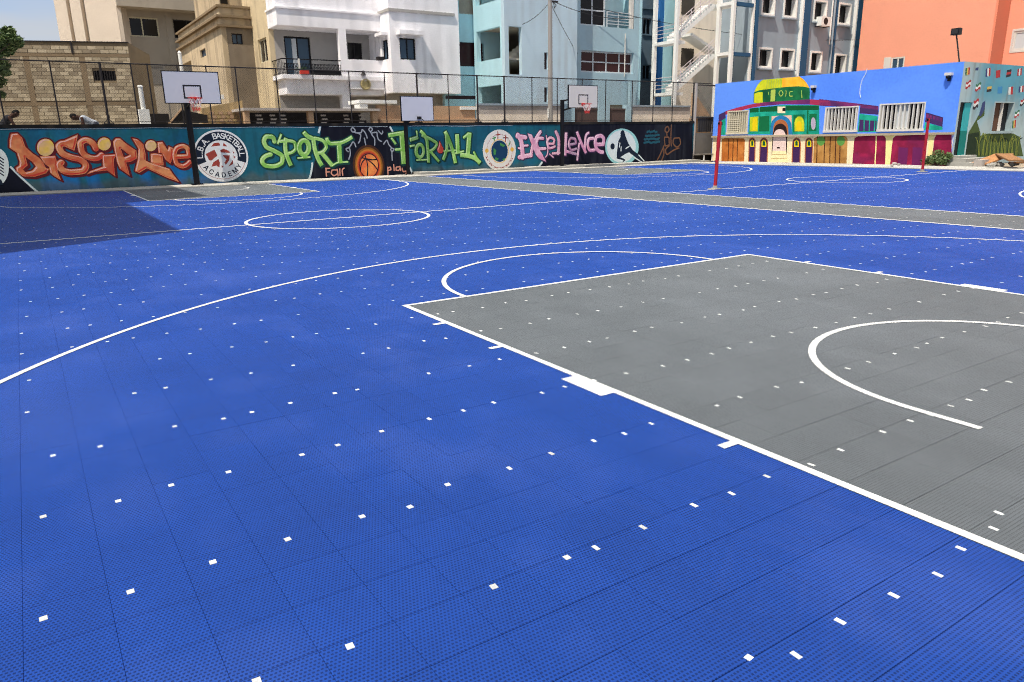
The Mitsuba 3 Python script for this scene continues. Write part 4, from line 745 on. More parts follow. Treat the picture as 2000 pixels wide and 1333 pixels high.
put(BC + '__upper_storey', boxm(pc[0] + .6, pc[0] + 8, yc + 2.2, yc + 9, zt + .12, zt + 3), 'm_tan'); FCu = Frame((pc[0] + .6, yc + 2.2), (pc[0] + 8, yc + 2.2)); wu = FCu.rect(430, 0, 444, 8); put(BC + '__window', FCu.box(wu[0], wu[1], wu[2], wu[3] + .3, .01, .06), 'm_glass_dark')
frame_window(BC, FCl, wl_, 'm_alu', 'm_glass_sky', 1, label='small window in the sunny side'); frame_window(BC, FCr, wr_, 'm_iron', 'm_glass_sky', 2, label='small dark window in the shaded side')

# D: white house with balconies ----------------------------------------------------------
plaster('m_white_wall', 240, 240, 243, 1, .08, .42, 1.0, (.42, .42, .44)); plaster('m_cream_side', 204, 188, 154, 1, .15, .4, 1.2); plaster('m_white_shade', 166, 164, 160, 1, .06, .12)  # last one: grey loggia paint, kept dark to carry the recess shade
BD = thing('white_house', 'white apartment house with cream side wall and a recessed balcony with black railing', 'building')
yb, yf = 39.9, 38.2
xL = on_y(527.5, 100, yb)[0]; Fb = Frame((xL, yb), (xL + 14, yb)); Ff = Frame((xL, yf), (xL + 14, yf)); FS = Frame((xL, yb + 12), (xL, yb))
zz1 = on_y(610, 21, yf)[2]; zz0 = on_y(610, 53, yf)[2]            # upper band
zb1 = on_y(610, 147, yf)[2]; zb0 = on_y(610, 184, yf)[2]; zmid = on_y(610, 155, yf)[2]
xa = on_y(664, 100, yf)[0] - xL; xb_ = on_y(678, 100, yf)[0] - xL; xe = on_y(737, 100, yb)[0] - xL
sS = FS.px(478, 60)[0]; wS = FS.rect(505, 75, 522, 123); wB = Fb.rect(557, 72, 608, 140); wB2 = Fb.rect(680, 84, 708, 130)
wB = (wB[0], wB[1], zb1 + .06, wB[3])
panel(BD, FS, sS, 12, ST, 15, [wS], 'm_cream_side', label='cream painted side wall'); g0 = on_y(548, 200, yb)[0] - xL
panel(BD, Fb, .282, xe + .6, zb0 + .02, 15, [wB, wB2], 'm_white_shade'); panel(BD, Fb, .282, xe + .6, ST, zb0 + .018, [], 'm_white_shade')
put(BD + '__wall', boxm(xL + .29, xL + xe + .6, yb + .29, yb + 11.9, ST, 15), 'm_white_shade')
frame_window(BD, FS, wS, 'm_beige_frame', 'm_glass_dark', 2, label='tall narrow window in the cream wall')
frame_window(BD, Fb, wB, 'm_black_iron', 'm_glass_sky', 2, fw=.09, label='sliding glass balcony door with black frame'); frame_window(BD, Fb, wB2, 'm_iron', 'm_glass_dark', 2, label='dark window at the back of the small loggia')
fx = lambda s0, s1, z0, z1, d0=0.0, d1=yb - yf: boxm(xL + s0, xL + s1, yf + d0, yf + d1 - .002, z0, z1)
put(BD + '__balcony_band', cat([fx(0.0, xe, zz0, zz1), fx(-.08, xe, zz1 + .001, zz1 + .08, -.08)]), 'm_white_wall', 'projecting upper balcony band'); put(BD + '__upper_wall', fx(.02, xe, zz1 + .081, 15, .12), 'm_white_wall')
put(BD + '__column', fx(xa, xb_, zmid + .002, zz0 - .002, 0, .35), 'm_white_wall'); put(BD + '__balcony_floor', fx(.0, xe, zmid, zb1 - .0, -.10), 'm_white_wall'); put(BD + '__lower_band', fx(.25, xe, zb0, zmid - .002, .25), 'm_white_wall')
put(BD + '__column', fx(xa + .03, xb_ + .1, ST, zb0 - .002, .25, .7), 'm_white_wall'); zp = on_y(706, 117, yf)[2]; put(BD + '__parapet', fx(xb_ + .002, xe, zb1 + .002, zp, 0, .18), 'm_white_wall', 'white parapet of the small loggia'); put(BD + '__flower_box', boxm(xL + xe - .75, xL + xe - .05, yf - .06, yf + .22, zp + .002, zp + .2), 'm_iron')
zlow = on_y(610, 212, yf)[2]; put(BD + '__low_parapet', fx(.3, xa, ST, zlow, .3, .5), 'm_white_wall')
# railing
zr1 = on_y(610, 117, yf)[2]; rails = [bar((xL + .06, yf + .0, zr1), (xL + xa, yf, zr1), .03, 6), bar((xL + .06, yf, zr1 - .22), (xL + xa, yf, zr1 - .22), .012, 5), bar((xL + .06, yf, zb1 + .08), (xL + xa, yf, zb1 + .08), .016, 5), bar((xL + .06, yf, zr1), (xL + .06, yb, zr1), .03, 6), bar((xL + .06, yf, zb1 + .08), (xL + .06, yb, zb1 + .08), .016, 5)]
rk = put(BD + '__railing', cat(rails), 'm_black_iron', 'black wrought iron balcony railing')
n = 40; sc = []
for i in range(n):
    x = xL + .1 + (xa - .15) * i / (n - 1); sc.append(bar((x, yf, zb1), (x, yf, zr1 - .22), .014, 4))
    if i < n - 1:
        t = np.linspace(0, 2 * math.pi, 9); w_ = (xa - .15) / (n - 1); c = (x + w_ / 2, zb1 + .30 + .12 * (i % 2)); sc.append(path([(c[0] + w_ * .45 * math.cos(q), yf, c[1] + .11 * math.sin(q)) for q in t], .015, 3))
put(rk + '__kick_panel', boxm(xL + xa * .52, xL + xa - .03, yf + .02, yf + .04, zb1 + .02, zb1 + .24), 'm_black_iron')
for i in range(7): y = yf + (yb - yf) * (i + .5) / 7; sc.append(bar((xL + .06, y, zb1), (xL + .06, y, zr1), .014, 4))
put(rk + '__scrollwork', cat(sc), 'm_black_iron', kind='stuff'); put(rk + '__corner_post', boxm(xL + .9, xL + 1.0, yf - .03, yf + .05, zb1 - .02, zr1 + .02), 'm_white_frame')
fpz = thing('flower_pot', 'red flower pot hung outside the black balcony railing', 'flower pot'); put(fpz + '__pot', boxm(on_y(586, 140, yf - .1)[0], on_y(602, 140, yf - .1)[0], yf - .24, yf - .03, zb1 + .03, zb1 + .2), 'm_red_spray')
flat('m_leafy', 44, 70, 36); lf = []
for i in range(60): c = np.array([on_y(594, 138, yf - .1)[0] + rng.gauss(0, .14), yf - .13 + rng.gauss(0, .06), zb1 + .28 + rng.gauss(0, .06)]); m = trimesh.creation.box((.05, .004, .035)); m.apply_transform(trimesh.transformations.random_rotation_matrix(np.array([rng.random() for _ in range(3)]))); m.apply_translation(c); lf.append(m)
put(fpz + '__leaves', cat(lf), 'm_leafy', kind='stuff')
put(BD + '__curtain', Fb.box(wB[0] + (wB[1] - wB[0]) * .30, wB[0] + (wB[1] - wB[0]) * .47, wB[2] + .1, wB[3] - .1, -.125, -.10), 'm_curtain', 'pale curtain at the balcony door')
wt = thing('straw_wreath', 'round straw wreath hanging on the white parapet wall above the carport', 'wreath'); q = on_y(714, 165, yf - .03); cw = [(q[0] + .24 * math.cos(a), yf - .05, q[2] + .26 * math.sin(a)) for a in np.linspace(0, 2 * math.pi, 17)]; flat('m_straw', 178, 164, 116); put(wt + '__ring', path(cw, .07, 6), 'm_straw', smooth=True); put(wt + '__centre', bar((q[0], yf - .02, q[2]), (q[0], yf - .06, q[2]), .17, 12), 'm_straw')
wlp = thing('wall_lamp', 'small dark wall lamp above the straw wreath', 'lamp'); q = on_y(709, 143, yf - .1); put(wlp + '__shade', bar((q[0], yf - .14, q[2] - .12), (q[0], yf - .14, q[2] + .06), .15, 10, .05), 'm_iron', smooth=40); put(wlp + '__arm', boxm(q[0] - .03, q[0] + .03, yf - .16, yf - .002, q[2] + .06, q[2] + .12), 'm_iron')
put(BD + '__low_wall', fx(xb_ + .002, xe, zb0 + .3, zb1, 0, .18), 'm_white_wall')
# projecting right block
yr = 37.0; xr0 = on_y(764, 110, yr)[0]; xr1 = on_y(898, 110, yr)[0]; Fr = Frame((xr0, yr), (xr1, yr)); Fl = Frame((xr0, yb + .6), (xr0, yr)); zbot = on_y(820, 182, yr)[2]
wR = Fr.rect(781, 75, 812, 117); wN = Fl.rect(746, 78, 758, 117)
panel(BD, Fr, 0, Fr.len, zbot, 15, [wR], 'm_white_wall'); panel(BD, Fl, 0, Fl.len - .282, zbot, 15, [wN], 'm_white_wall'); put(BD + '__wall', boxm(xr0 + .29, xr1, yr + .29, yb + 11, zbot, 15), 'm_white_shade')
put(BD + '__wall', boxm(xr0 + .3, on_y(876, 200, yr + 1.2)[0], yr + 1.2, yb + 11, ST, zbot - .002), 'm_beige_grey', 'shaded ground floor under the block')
frame_window(BD, Fr, wR, 'm_black_iron', 'm_glass_sky', 2, fw=.07, label='window with sky reflection tinted into its panes under the small white canopy'); frame_window(BD, Fl, wN, 'm_black_iron', 'm_glass_sky', 2, fw=.06)
cn = Fr.rect(773, 62, 821, 70); put(BD + '__canopy', Fr.box(cn[0], cn[1], cn[2], cn[3], .002, .55), 'm_white_wall', 'small white canopy over the window'); cn = Fl.rect(742, 65, 757, 71); put(BD + '__canopy', Fl.box(cn[0], cn[1], cn[2], cn[3], .002, .35), 'm_white_wall')
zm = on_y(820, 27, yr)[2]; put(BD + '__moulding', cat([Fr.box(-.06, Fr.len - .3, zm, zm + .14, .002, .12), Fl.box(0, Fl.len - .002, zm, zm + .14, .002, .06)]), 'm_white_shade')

# E: pale blue school with stair tower ------------------------------------------------------
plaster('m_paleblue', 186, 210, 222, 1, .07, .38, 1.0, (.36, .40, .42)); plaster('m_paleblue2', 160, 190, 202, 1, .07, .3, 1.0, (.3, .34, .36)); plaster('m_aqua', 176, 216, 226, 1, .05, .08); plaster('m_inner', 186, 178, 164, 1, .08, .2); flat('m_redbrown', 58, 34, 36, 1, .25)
BE = thing('pale_blue_school', 'pale blue building with a stair tower, open landings and dark red windows', 'building')
ye = 34.2; xe0 = on_y(986, 110, ye)[0]; Fe = Frame((xe0, ye), (xe0 + 12, ye)); Fel = Frame((xe0, ye + 6), (xe0, ye))
slit = Fe.rect(994, 52, 1019, 146); small = [Fe.rect(1063, 103, 1070, 136), Fe.rect(1063, 171, 1070, 200)]; sE = Fe.px(1127, 110)[0]
panel(BE, Fe, 0, sE, ST, 14, [slit] + small, 'm_paleblue')
for s_ in small: put(BE + '__window', Fe.box(s_[0], s_[1], s_[2], s_[3], -.2, -.15), 'm_redbrown')
sa = Fel.px(931, 90)[0]; z_ = lambda v: Fel.px(958, v)[1]
ops = [(sa, 5.55, z_(117), z_(56)), (sa, 5.55, z_(210), z_(168)), (sa, 5.55, z_(4), z_(-60))]
panel(BE, Fel, sa - .3, 6 - .282, ST, 14, ops, 'm_aqua', label='side of the stair tower with open landings')
ca = cat([boxm(xe0 + .3, xe0 + sE, ye + 5.6, ye + 6.4, ST, 14), boxm(xe0 + sE - .3, xe0 + sE, ye + .3, ye + 5.6, ST, 14), boxm(xe0 + .3, xe0 + sE - .3, ye + .29, ye + 5.6, z_(120), z_(117) - .002), boxm(xe0 + .3, xe0 + sE - .3, ye + .29, ye + 5.6, z_(52), z_(49)), boxm(xe0 + .3, xe0 + sE - .3, ye + .29, ye + 5.6, z_(211), z_(208))])
put(BE + '__landing', ca, 'm_inner', 'landings and back wall inside the stair tower')
for zc, sg in ((z_(117), 1), (z_(210), -1)):
    st = []
    for i in range(9): st.append(boxm(xe0 + .9 + .28 * i, xe0 + 1.2 + .28 * i, ye + .6, ye + 1.9, zc + .17 * i - .12, zc + .17 * (i + 1)))
    put(BE + '__stair', cat(st), 'm_inner')
# recessed strip at the left
yv = 37.6; xv0 = on_y(895, 110, yv)[0]; Fv = Frame((xv0 - 1, yv), (xv0 + 3.2, yv)); hs = [Fv.rect(898, 83, 931, 130), Fv.rect(896, -5, 927, 28), Fv.rect(868, 187, 926, 194)]
hs = [(max(h[0], .05), h[1] + .5, h[2], h[3]) for h in hs]; panel(BE, Fv, 0, Fv.len, ST, 14, hs, 'm_aqua'); put(BE + '__wall', boxm(xv0 - .9, xv0 + 3.2, yv + .3, yv + 6, ST, 14), 'm_inner')
for h, m in zip(hs, ('m_redbrown', 'm_beige_grey', 'm_redbrown')): put(BE + '__shutter', Fv.box(h[0], h[1], h[2], h[3], -.24, -.16), m, 'dark louvred shutter')
for h in hs[:2]:
    for i in range(8): zc = h[2] + (h[3] - h[2]) * (i + .5) / 8; put(BE + '__louvre', Fv.box(h[0], h[1], zc - .03, zc + .03, -.159, -.12), 'm_redbrown' if h is hs[0] else 'm_beige_grey')
# right wing
y2 = 35.0; x20 = on_y(1126, 110, y2)[0]; x21 = on_y(1247, 110, y2)[0]; F2 = Frame((x20, y2), (x21, y2))
h1 = F2.rect(1135, 101, 1237, 143); h2 = F2.rect(1134, -40, 1240, 53); zw = F2.px(1190, 205)[1]
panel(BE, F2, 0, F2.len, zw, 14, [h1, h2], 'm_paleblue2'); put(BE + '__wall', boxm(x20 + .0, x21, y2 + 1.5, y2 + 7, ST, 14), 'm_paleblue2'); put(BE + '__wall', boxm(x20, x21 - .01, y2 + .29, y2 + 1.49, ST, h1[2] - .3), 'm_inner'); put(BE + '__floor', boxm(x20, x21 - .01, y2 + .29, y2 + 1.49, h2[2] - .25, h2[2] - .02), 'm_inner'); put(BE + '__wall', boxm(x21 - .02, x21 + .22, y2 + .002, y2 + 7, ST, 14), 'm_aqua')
sm = F2.px(1185, 20)[0]; frame_window(BE, F2, h1, 'm_curtain', 'm_redbrown', 4, 2, dep=.2, fw=.09, label='wide window of eight dark red panes'); frame_window(BE, F2, (h2[0], sm, h2[2], h2[3]), 'm_curtain', 'm_glass_dark', 2, 3, dep=.2, fw=.09, label='tall many paned window beside the open gallery')
zr_ = [h2[2] + .18 + .17 * i for i in range(5)]; put(BE + '__gallery_railing', cat([F2.box(sm + .1, h2[1], q, q + .04, -.12, -.08) for q in zr_] + [F2.box(sm + .1 + .9 * i, sm + .14 + .9 * i, h2[2], zr_[-1], -.13, -.07) for i in range(4)]), 'm_curtain', 'grey railing of the open gallery'); put(BE + '__gallery_column', F2.box(h2[1] - .32, h2[1] - .08, h2[2], h2[3], -.2, -.0), 'm_white_frame')
mp_ = F2.px(1219, 100)[0]; put(BE + '__mast', bar(F2.P(mp_, F2.px(1219, 150)[1], .08), F2.P(mp_, F2.px(1218, 66)[1], .08), .035, 8), 'm_white_frame')
put(BE + '__gate_post', cat([F2.box(F2.px(1224, 200)[0], F2.px(1234, 200)[0], ST, F2.px(1230, 160)[1], .1, .35)]), 'm_paleblue2')
# gap with a dark blue wall
plaster('m_slate', 92, 112, 128, 1, .08, .15)
yg = 39.0; xg0 = on_y(1246, 110, yg)[0]; Fgp = Frame((xg0 - 1, yg), (xg0 + 4, yg)); hg = [Fgp.rect(1256, 36, 1272, 68), Fgp.rect(1255, 127, 1271, 156)]
BG2 = thing('slate_blue_house', 'narrow slate blue house in the shaded gap beside the white stairs', 'building'); panel(BG2, Fgp, 0, 5, ST, 14, hg, 'm_slate'); put(BG2 + '__wall', boxm(xg0 - 1, xg0 + 4, yg + .3, yg + 5, ST, 14), 'm_slate')
for h in hg: frame_window(BG2, Fgp, h, 'm_slate', 'm_glass_dark', 2, sill='m_slate')
put(BG2 + '__beam', Fgp.box(0, 5, Fgp.px(1260, 18)[1], Fgp.px(1260, 15)[1], .002, .1), 'm_slate')

# F + G: white outside stairs and grey building ------------------------------------------------
plaster('m_stairwhite', 232, 234, 230, 1, .05, .1); plaster('m_backbeige', 230, 220, 204, 1, .1, .2); plaster('m_greywall', 148, 164, 176, 1, .07, .25, 1, (.2, .2, .22)); flat('m_pilaster_blue', 44, 86, 120); flat('m_strip_blue', 44, 106, 170); plaster('m_aqua2', 176, 220, 232, 1, .05, .05)
BG = thing('grey_building', 'grey building with dark blue pilasters and white framed windows', 'building')
yG = 32.3; xg = on_y(1470, 100, yG)[0]; Fg = Frame((xg, yG), (xg + 16, yG))
wr = [Fg.rect(*r) for r in ((1489, -12, 1511, 28), (1532, -8, 1554, 33), (1590, 4, 1612, 41), (1638, 10, 1659, 47), (1482, 97, 1505, 131), (1525, 99, 1548, 133), (1583, 104, 1602, 139), (1630, 109, 1649, 148), (1683, 16, 1700, 54))]
panel(BG, Fg, 0, 16, 0, 15, wr, 'm_greywall', .45); put(BG + '__wall', boxm(xg, xg + 16, yG + .46, yG + 8, 0, 15), 'm_greywall')
for w in wr:
    k = frame_window(BG, Fg, w, 'm_alu', 'm_glass_dark', 2, dep=.36, fw=.05, surround='m_stairwhite', out=.07); put(k + '__reveal', cat([Fg.box(w[0] + .002, w[0] + .05, w[2] + .05, w[3] - .05, -.31, .03), Fg.box(w[1] - .05, w[1] - .002, w[2] + .05, w[3] - .05, -.31, .03), Fg.box(w[0] + .002, w[1] - .002, w[2] + .002, w[2] + .05, -.31, .03)]), 'm_stairwhite')
    put(k + '__sill', Fg.box(w[0] - .2, w[1] + .2, w[2] - .2, w[2] - .122, .002, .22), 'm_greywall')
for a, b in ((1560, 1572), (1664, 1673)): put(BG + '__pilaster', Fg.box(Fg.px(a, 80)[0], Fg.px(b, 80)[0], 0, 15, .002, .28), 'm_pilaster_blue'); put(BG + '__trim', Fg.box(Fg.px(a, 80)[0] - .13, Fg.px(a, 80)[0] - .002, 0, 15, .002, .25), 'm_stairwhite')
put(BG + '__downpipe', bar(Fg.P(Fg.px(1623, 80)[0], 0, .08), Fg.P(Fg.px(1623, 80)[0], 15, .08), .07, 10), 'm_greywall', smooth=40); put(BG + '__downpipe', bar(Fg.P(Fg.px(1620, 80)[0] - .12, on_y(1620, 88, yG)[2], .08), Fg.P(Fg.px(1620, 80)[0] - .12, 15, .08), .05, 10), 'm_stairwhite', smooth=40); put(BG + '__pilaster', Fg.box(Fg.px(1620, 110)[0] + .2, Fg.px(1620, 110)[0] + .42, 0, 15, .002, .07), 'm_pilaster_blue')
ac = thing('air_conditioner', 'white air conditioner box hung below a window of the grey building', 'air conditioner'); r = Fg.rect(1591, 35, 1609, 53); put(ac + '__casing', Fg.box(r[0], r[1], r[2], r[3], .12, .55), 'm_stairwhite'); put(ac + '__grille', Fg.prism(Point((r[0] + r[1]) / 2 - .05, (r[2] + r[3]) / 2).buffer((r[3] - r[2]) * .38), .551, .565), 'm_iron'); put(ac + '__bracket', cat([Fg.box(r[0] + .05, r[0] + .09, r[2] - .05, r[2] - .002, .01, .5), Fg.box(r[1] - .09, r[1] - .05, r[2] - .05, r[2] - .002, .01, .5)]), 'm_iron')
BS = thing('white_stair_tower', 'open white outside staircase with railings between two buildings', 'staircase')
yS = 33.0; x2 = on_y(1320, 100, yS)[0]; x3 = on_y(1401, 100, yS)[0]; y4 = on_x(1428, 100, x3)[1]; y1c = on_x(1278, 100, x2)[1]; yG0 = y4
FSx = Frame((x2, yS), (x2 + 9, yS)); sp = lambda u, v: FSx.px(u, v)
yB = yS + 2.3; xB0, xB1 = on_y(1321, 100, yB)[0], on_y(1472, 100, yB)[0]
put(BS + '__back_wall', boxm(xB0, xB1, yB, yB + .3, 0, 14), 'm_backbeige')
def col(name, x, y, w, m='m_stairwhite', z0=0): put(BS + '__' + name, boxm(x - w / 2, x + w / 2, y - w / 2, y + w / 2, z0, 14), m)
for x, y, w in ((x2, yS, .20), (x3, yS, .24), (x3, y4, .22), (x2, y1c, .22)): col('column', x, y, w)
x5 = on_y(1466, 100, y4)[0]; x6 = on_y(1472, 100, y4)[0]; col('column', x5, y4, .16); col('blue_column', x6 + .03, y4, .22, 'm_pilaster_blue'); col('blue_column', x3 + .20, y4 + .02, .10, 'm_pilaster_blue')
for v in (9, 107): z = on_y(1450, v, y4)[2]; put(BS + '__blue_beam', boxm(x3 + .26, x5 - .09, y4 - .1, y4 + .12, z - .11, z + .11), 'm_pilaster_blue')
yv1 = yS + 3.4; xa1, xa2 = on_y(1295, 100, yv1)[0], on_y(1317, 100, yv1)[0]; put(BS + '__glazed_bay', boxm(xa1, xa2, yv1, yv1 + .3, 1.1, 14), 'm_aqua2'); xq = on_y(1287, 100, yv1)[0]; put(BS + '__blue_strip', boxm(xq, xa1 - .01, yv1 + .02, yv1 + .3, 1.1, 14), 'm_strip_blue')
for v in (84, 186): z = on_y(1319, v - 6, yS)[2]; put(BS + '__landing', boxm(x2 - .10, x2 + .9, yS + .11, y1c, z - .18, z), 'm_stairwhite')
for v in (11, 108): z = on_y(1402, v, yS)[2]; put(BS + '__landing', boxm(x3 - .12, x3 + .9, y4 + .12, yS + 1.2, z - .10, z + .10), 'm_stairwhite')
def flight(p0, p1, d0, d1, n=15, mat='m_stairwhite'):
    (s0, z0), (s1, z1) = p0, p1; th = .24; pts = []
    for i in range(n): a = s0 + (s1 - s0) * i / n; b = s0 + (s1 - s0) * (i + 1) / n; zt_ = z0 + (z1 - z0) * (i + 1) / n; pts += [(a, zt_), (b, zt_)]
    pts += [(s1, z1 - th), (s0, z0 - th)]
    return put(BS + '__flight', FSx.prism(Polygon(pts).buffer(0), d0, d1), mat)
def railing(p0, p1, d):
    (s0, z0), (s1, z1) = p0, p1; ms = []
    for k in range(4): ms.append(bar(FSx.P(s0, z0 + .25 + .22 * k, d), FSx.P(s1, z1 + .25 + .22 * k, d), .022, 5))
    for i in range(4): t = (i + .4) / 4; ms.append(bar(FSx.P(s0 + (s1 - s0) * t, z0 + (z1 - z0) * t, d), FSx.P(s0 + (s1 - s0) * t, z0 + (z1 - z0) * t + .95, d), .026, 5))
    put(BS + '__railing', cat(ms), 'm_railing')
flat('m_railing', 206, 196, 198)
for a, b in (((1325, 72), (1397, 8)), ((1322, 172), (1396, 106))):
    flight(sp(*a), sp(*b), -1.0, -.05); railing(sp(*a), sp(*b), -.07)
Fb2 = Frame((x2, yS + 1.1), (x2 + 9, yS + 1.1)); flight(Fb2.px(1352, 62), Fb2.px(1412, 104), -2.1, -1.15)
for v in (78, 180):
    z = on_y(1319, v, yS)[2]; put(BS + '__railing', cat([bar((x2, yS + .1, z + .25 + .22 * k), (x2, y1c - .1, z + .25 + .22 * k), .018, 5) for k in range(4)]), 'm_railing')
FBk = Frame((xB0, yB), (xB1, yB))
for r in ((1331, -10, 1356, 30), (1330, 95, 1354, 131)):
    q = FBk.rect(*r); put(BS + '__doorway', FBk.box(q[0], q[1], q[2], q[3], .002, .03), 'm_shade_in', 'dark doorway behind the stairs')

# H: orange building -----------------------------------------------------------------------------
plaster('m_orange_wall', 240, 164, 136, 1, .05, .06, .6, (.5, .28, .2)); plaster('m_orange_wall2', 190, 116, 94, 1, .05, .06)  # second orange is darker, side face shade worked into its base colour
BH = thing('orange_building', 'tall plain orange building behind the blue mural wall', 'building')
xh = 46.5; yh1 = on_x(1684, 30, xh)[1]; yh0 = on_x(1938, 60, xh)[1]; FH = Frame((xh, yh1), (xh, yh0)); wh = FH.rect(1740, 112, 1766, 140)
panel(BH, FH, 0, FH.len, 0, 16, [wh], 'm_orange_wall'); put(BH + '__wall', boxm(xh + .29, xh + 12, yh0, yh1, 0, 16), 'm_orange_wall2')
xh2 = on_y(1966, 60, yh0)[0]; FH2 = Frame((xh2, yh0 - .01), (xh2, yh0 - 12)); wh2 = FH2.rect(1979, 60, 2012, 98)
panel(BH, FH2, 0, 12, 0, 16, [wh2], 'm_orange_wall'); put(BH + '__wall', boxm(xh2 + .29, xh2 + 10, yh0 - 12, yh0 - .02, 0, 16), 'm_orange_wall2')
frame_window(BH, FH, wh, 'm_white_frame', 'm_glass_sky', 2, fw=.1, dep=.05, label='white framed window just above the blue roof edge'); frame_window(BH, FH2, wh2, 'm_white_frame', 'm_curtain', 1, fw=.12, dep=.06, label='pale window at the right edge', surround='m_white_frame', out=.03)
put(BH + '__shutter', FH.box(wh[0] - .5, wh[0] - .02, wh[2], wh[3] + .05, .01, .06), 'm_white_frame')

# low walls and sheds between -----------------------------------------------------------------------
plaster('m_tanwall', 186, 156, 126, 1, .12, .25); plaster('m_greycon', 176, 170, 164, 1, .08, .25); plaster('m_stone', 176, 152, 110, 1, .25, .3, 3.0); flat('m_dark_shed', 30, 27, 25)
CP = thing('carport', 'low beige carport with dark openings below the white house', 'carport')
yc1 = 31.5; Fc = Frame((on_y(476, 230, yc1)[0], yc1), (on_y(742, 230, yc1)[0], yc1)); zc1 = Fc.px(610, 212)[1]; zc0 = Fc.px(610, 217)[1]; cs = lambda u: Fc.px(u, 230)[0]
put(CP + '__roof_slab', Fc.box(0, Fc.len, zc0, zc1, -2.5, .12), 'm_greycon')
for a, b in ((478, 488), (603, 613), (728, 738)): put(CP + '__pillar', Fc.box(cs(a), cs(b), ST, zc0 - .002, -.3, 0), 'm_tanwall')
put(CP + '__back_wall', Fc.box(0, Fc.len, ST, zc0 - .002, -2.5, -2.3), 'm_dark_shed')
for u in (509, 536, 556, 636, 680, 710):
    x = cs(u); k = put(CP + '__ornament_panel', cat([Fc.box(x - .22, x + .22, ST, ST + .9 + .42, -.26, -.22)]), 'm_dark_shed')
    for i in range(3): put(k + '__cutout', Fc.box(x - .15 + .04 * (i % 2), x + .10 + .05 * (i % 2), 2.28 + .16 * i, 2.35 + .16 * i, -.219, -.205), 'm_greycon')
TW = thing('tan_yard_wall', 'tan yard wall with white caps behind the blank backboard', 'wall'); yt = 32.2; Ft = Frame((on_y(737, 220, yt)[0], yt), (on_y(928, 220, yt)[0], yt)); zt1 = Ft.px(830, 207)[1]
put(TW + '__wall_body', cat([Ft.box(0, Ft.len, ST, zt1, -.2, 0), Ft.box(0, Ft.len, ST, Ft.px(830, 233)[1], .002, .25)]), 'm_tanwall'); tcap = Ft.rect(698, 196, 772, 203); put(TW + '__cap', Ft.box(tcap[0], tcap[1], tcap[2], tcap[3], -1.2, .2), 'm_stairwhite'); tcap = Ft.rect(898, 209, 930, 215); put(TW + '__cap', Ft.box(tcap[0], tcap[1], tcap[2], tcap[3], -1.0, .1), 'm_stairwhite'); tcap = Ft.rect(700, 204, 716, 216); put(TW + '__cap', Ft.box(tcap[0], tcap[1], tcap[2], tcap[3], -.5, .15), 'm_stairwhite')
GWl = thing('grey_yard_wall', 'grey rendered yard wall below the pale blue stair tower', 'wall'); yw = 32.0; Fw = Frame((on_y(934, 225, yw)[0], yw), (on_y(1347, 225, yw)[0], yw)); ws = lambda u: Fw.px(u, 225)[0]; zw1 = Fw.px(1020, 207)[1]
put(GWl + '__wall_body', cat([Fw.box(0, ws(1100), ST, zw1, -.2, 0), Fw.box(ws(1234), Fw.len, ST, zw1, -.2, 0)]), 'm_greycon'); put(GWl + '__cap', cat([Fw.box(0, ws(1100), zw1 + .001, zw1 + .1, -.26, .06), Fw.box(ws(1234), Fw.len, zw1 + .001, zw1 + .1, -.26, .06)]), 'm_greywall'); put(GWl + '__band', cat([Fw.box(0, ws(1100), ST, zw1 - .45, .002, .03), Fw.box(ws(1234), Fw.len, ST, zw1 - .45, .002, .03)]), 'm_backbeige')
YG = thing('yard_gate', 'brown metal yard gates between pale pillars behind the right backboard', 'gate'); flat('m_brown_gate', 86, 70, 66)
for a, b in ((1100, 1122), (1168, 1190), (1222, 1234)): put(YG + '__pillar', Fw.box(ws(a) + .002, ws(b) - .002, ST, zw1 + .1, -.3, .05), 'm_paleblue2')
for a, b in ((1122, 1168), (1190, 1222)):
    k = put(YG + '__leaf', Fw.box(ws(a), ws(b), ST, zw1 - .1, -.12, -.06), 'm_brown_gate'); put(k + '__rail', cat([Fw.box(ws(a), ws(b), zw1 - .18, zw1 - .1, -.058, -.02), Fw.box(ws(a), ws(b), 2.3, 2.36, -.058, -.02)]), 'm_brown_gate')
SW = thing('stone_yard_wall', 'low tan stone wall and leaning sheets beside the old tan house', 'wall'); ys = 33.5; Fs = Frame((on_y(285, 230, ys)[0], ys), (on_y(478, 230, ys)[0], ys)); ss = lambda u: Fs.px(u, 225)[0]; zs1 = Fs.px(440, 200)[1]
put(SW + '__wall_body', Fs.prism(Polygon([(ss(395), ST), (ss(395), Fs.px(395, 212)[1]), (ss(476), Fs.px(476, 197)[1]), (ss(476), ST)]), -.3, 0), 'm_stone')
k = 0
for i in range(9):
    for j in range(4):
        s = ss(397) + (ss(474) - ss(397)) * (i + .5 * (j % 2)) / 9; w_ = .17; z = 2.25 + .16 * j
        if s + w_ < ss(475) and z < 2.75: put(SW + '__stone', Fs.box(s, s + w_, z, z + .13, -.02, .02 + rng.uniform(0, .03)), 'm_stone' if (i + j) % 2 else 'm_tanwall')
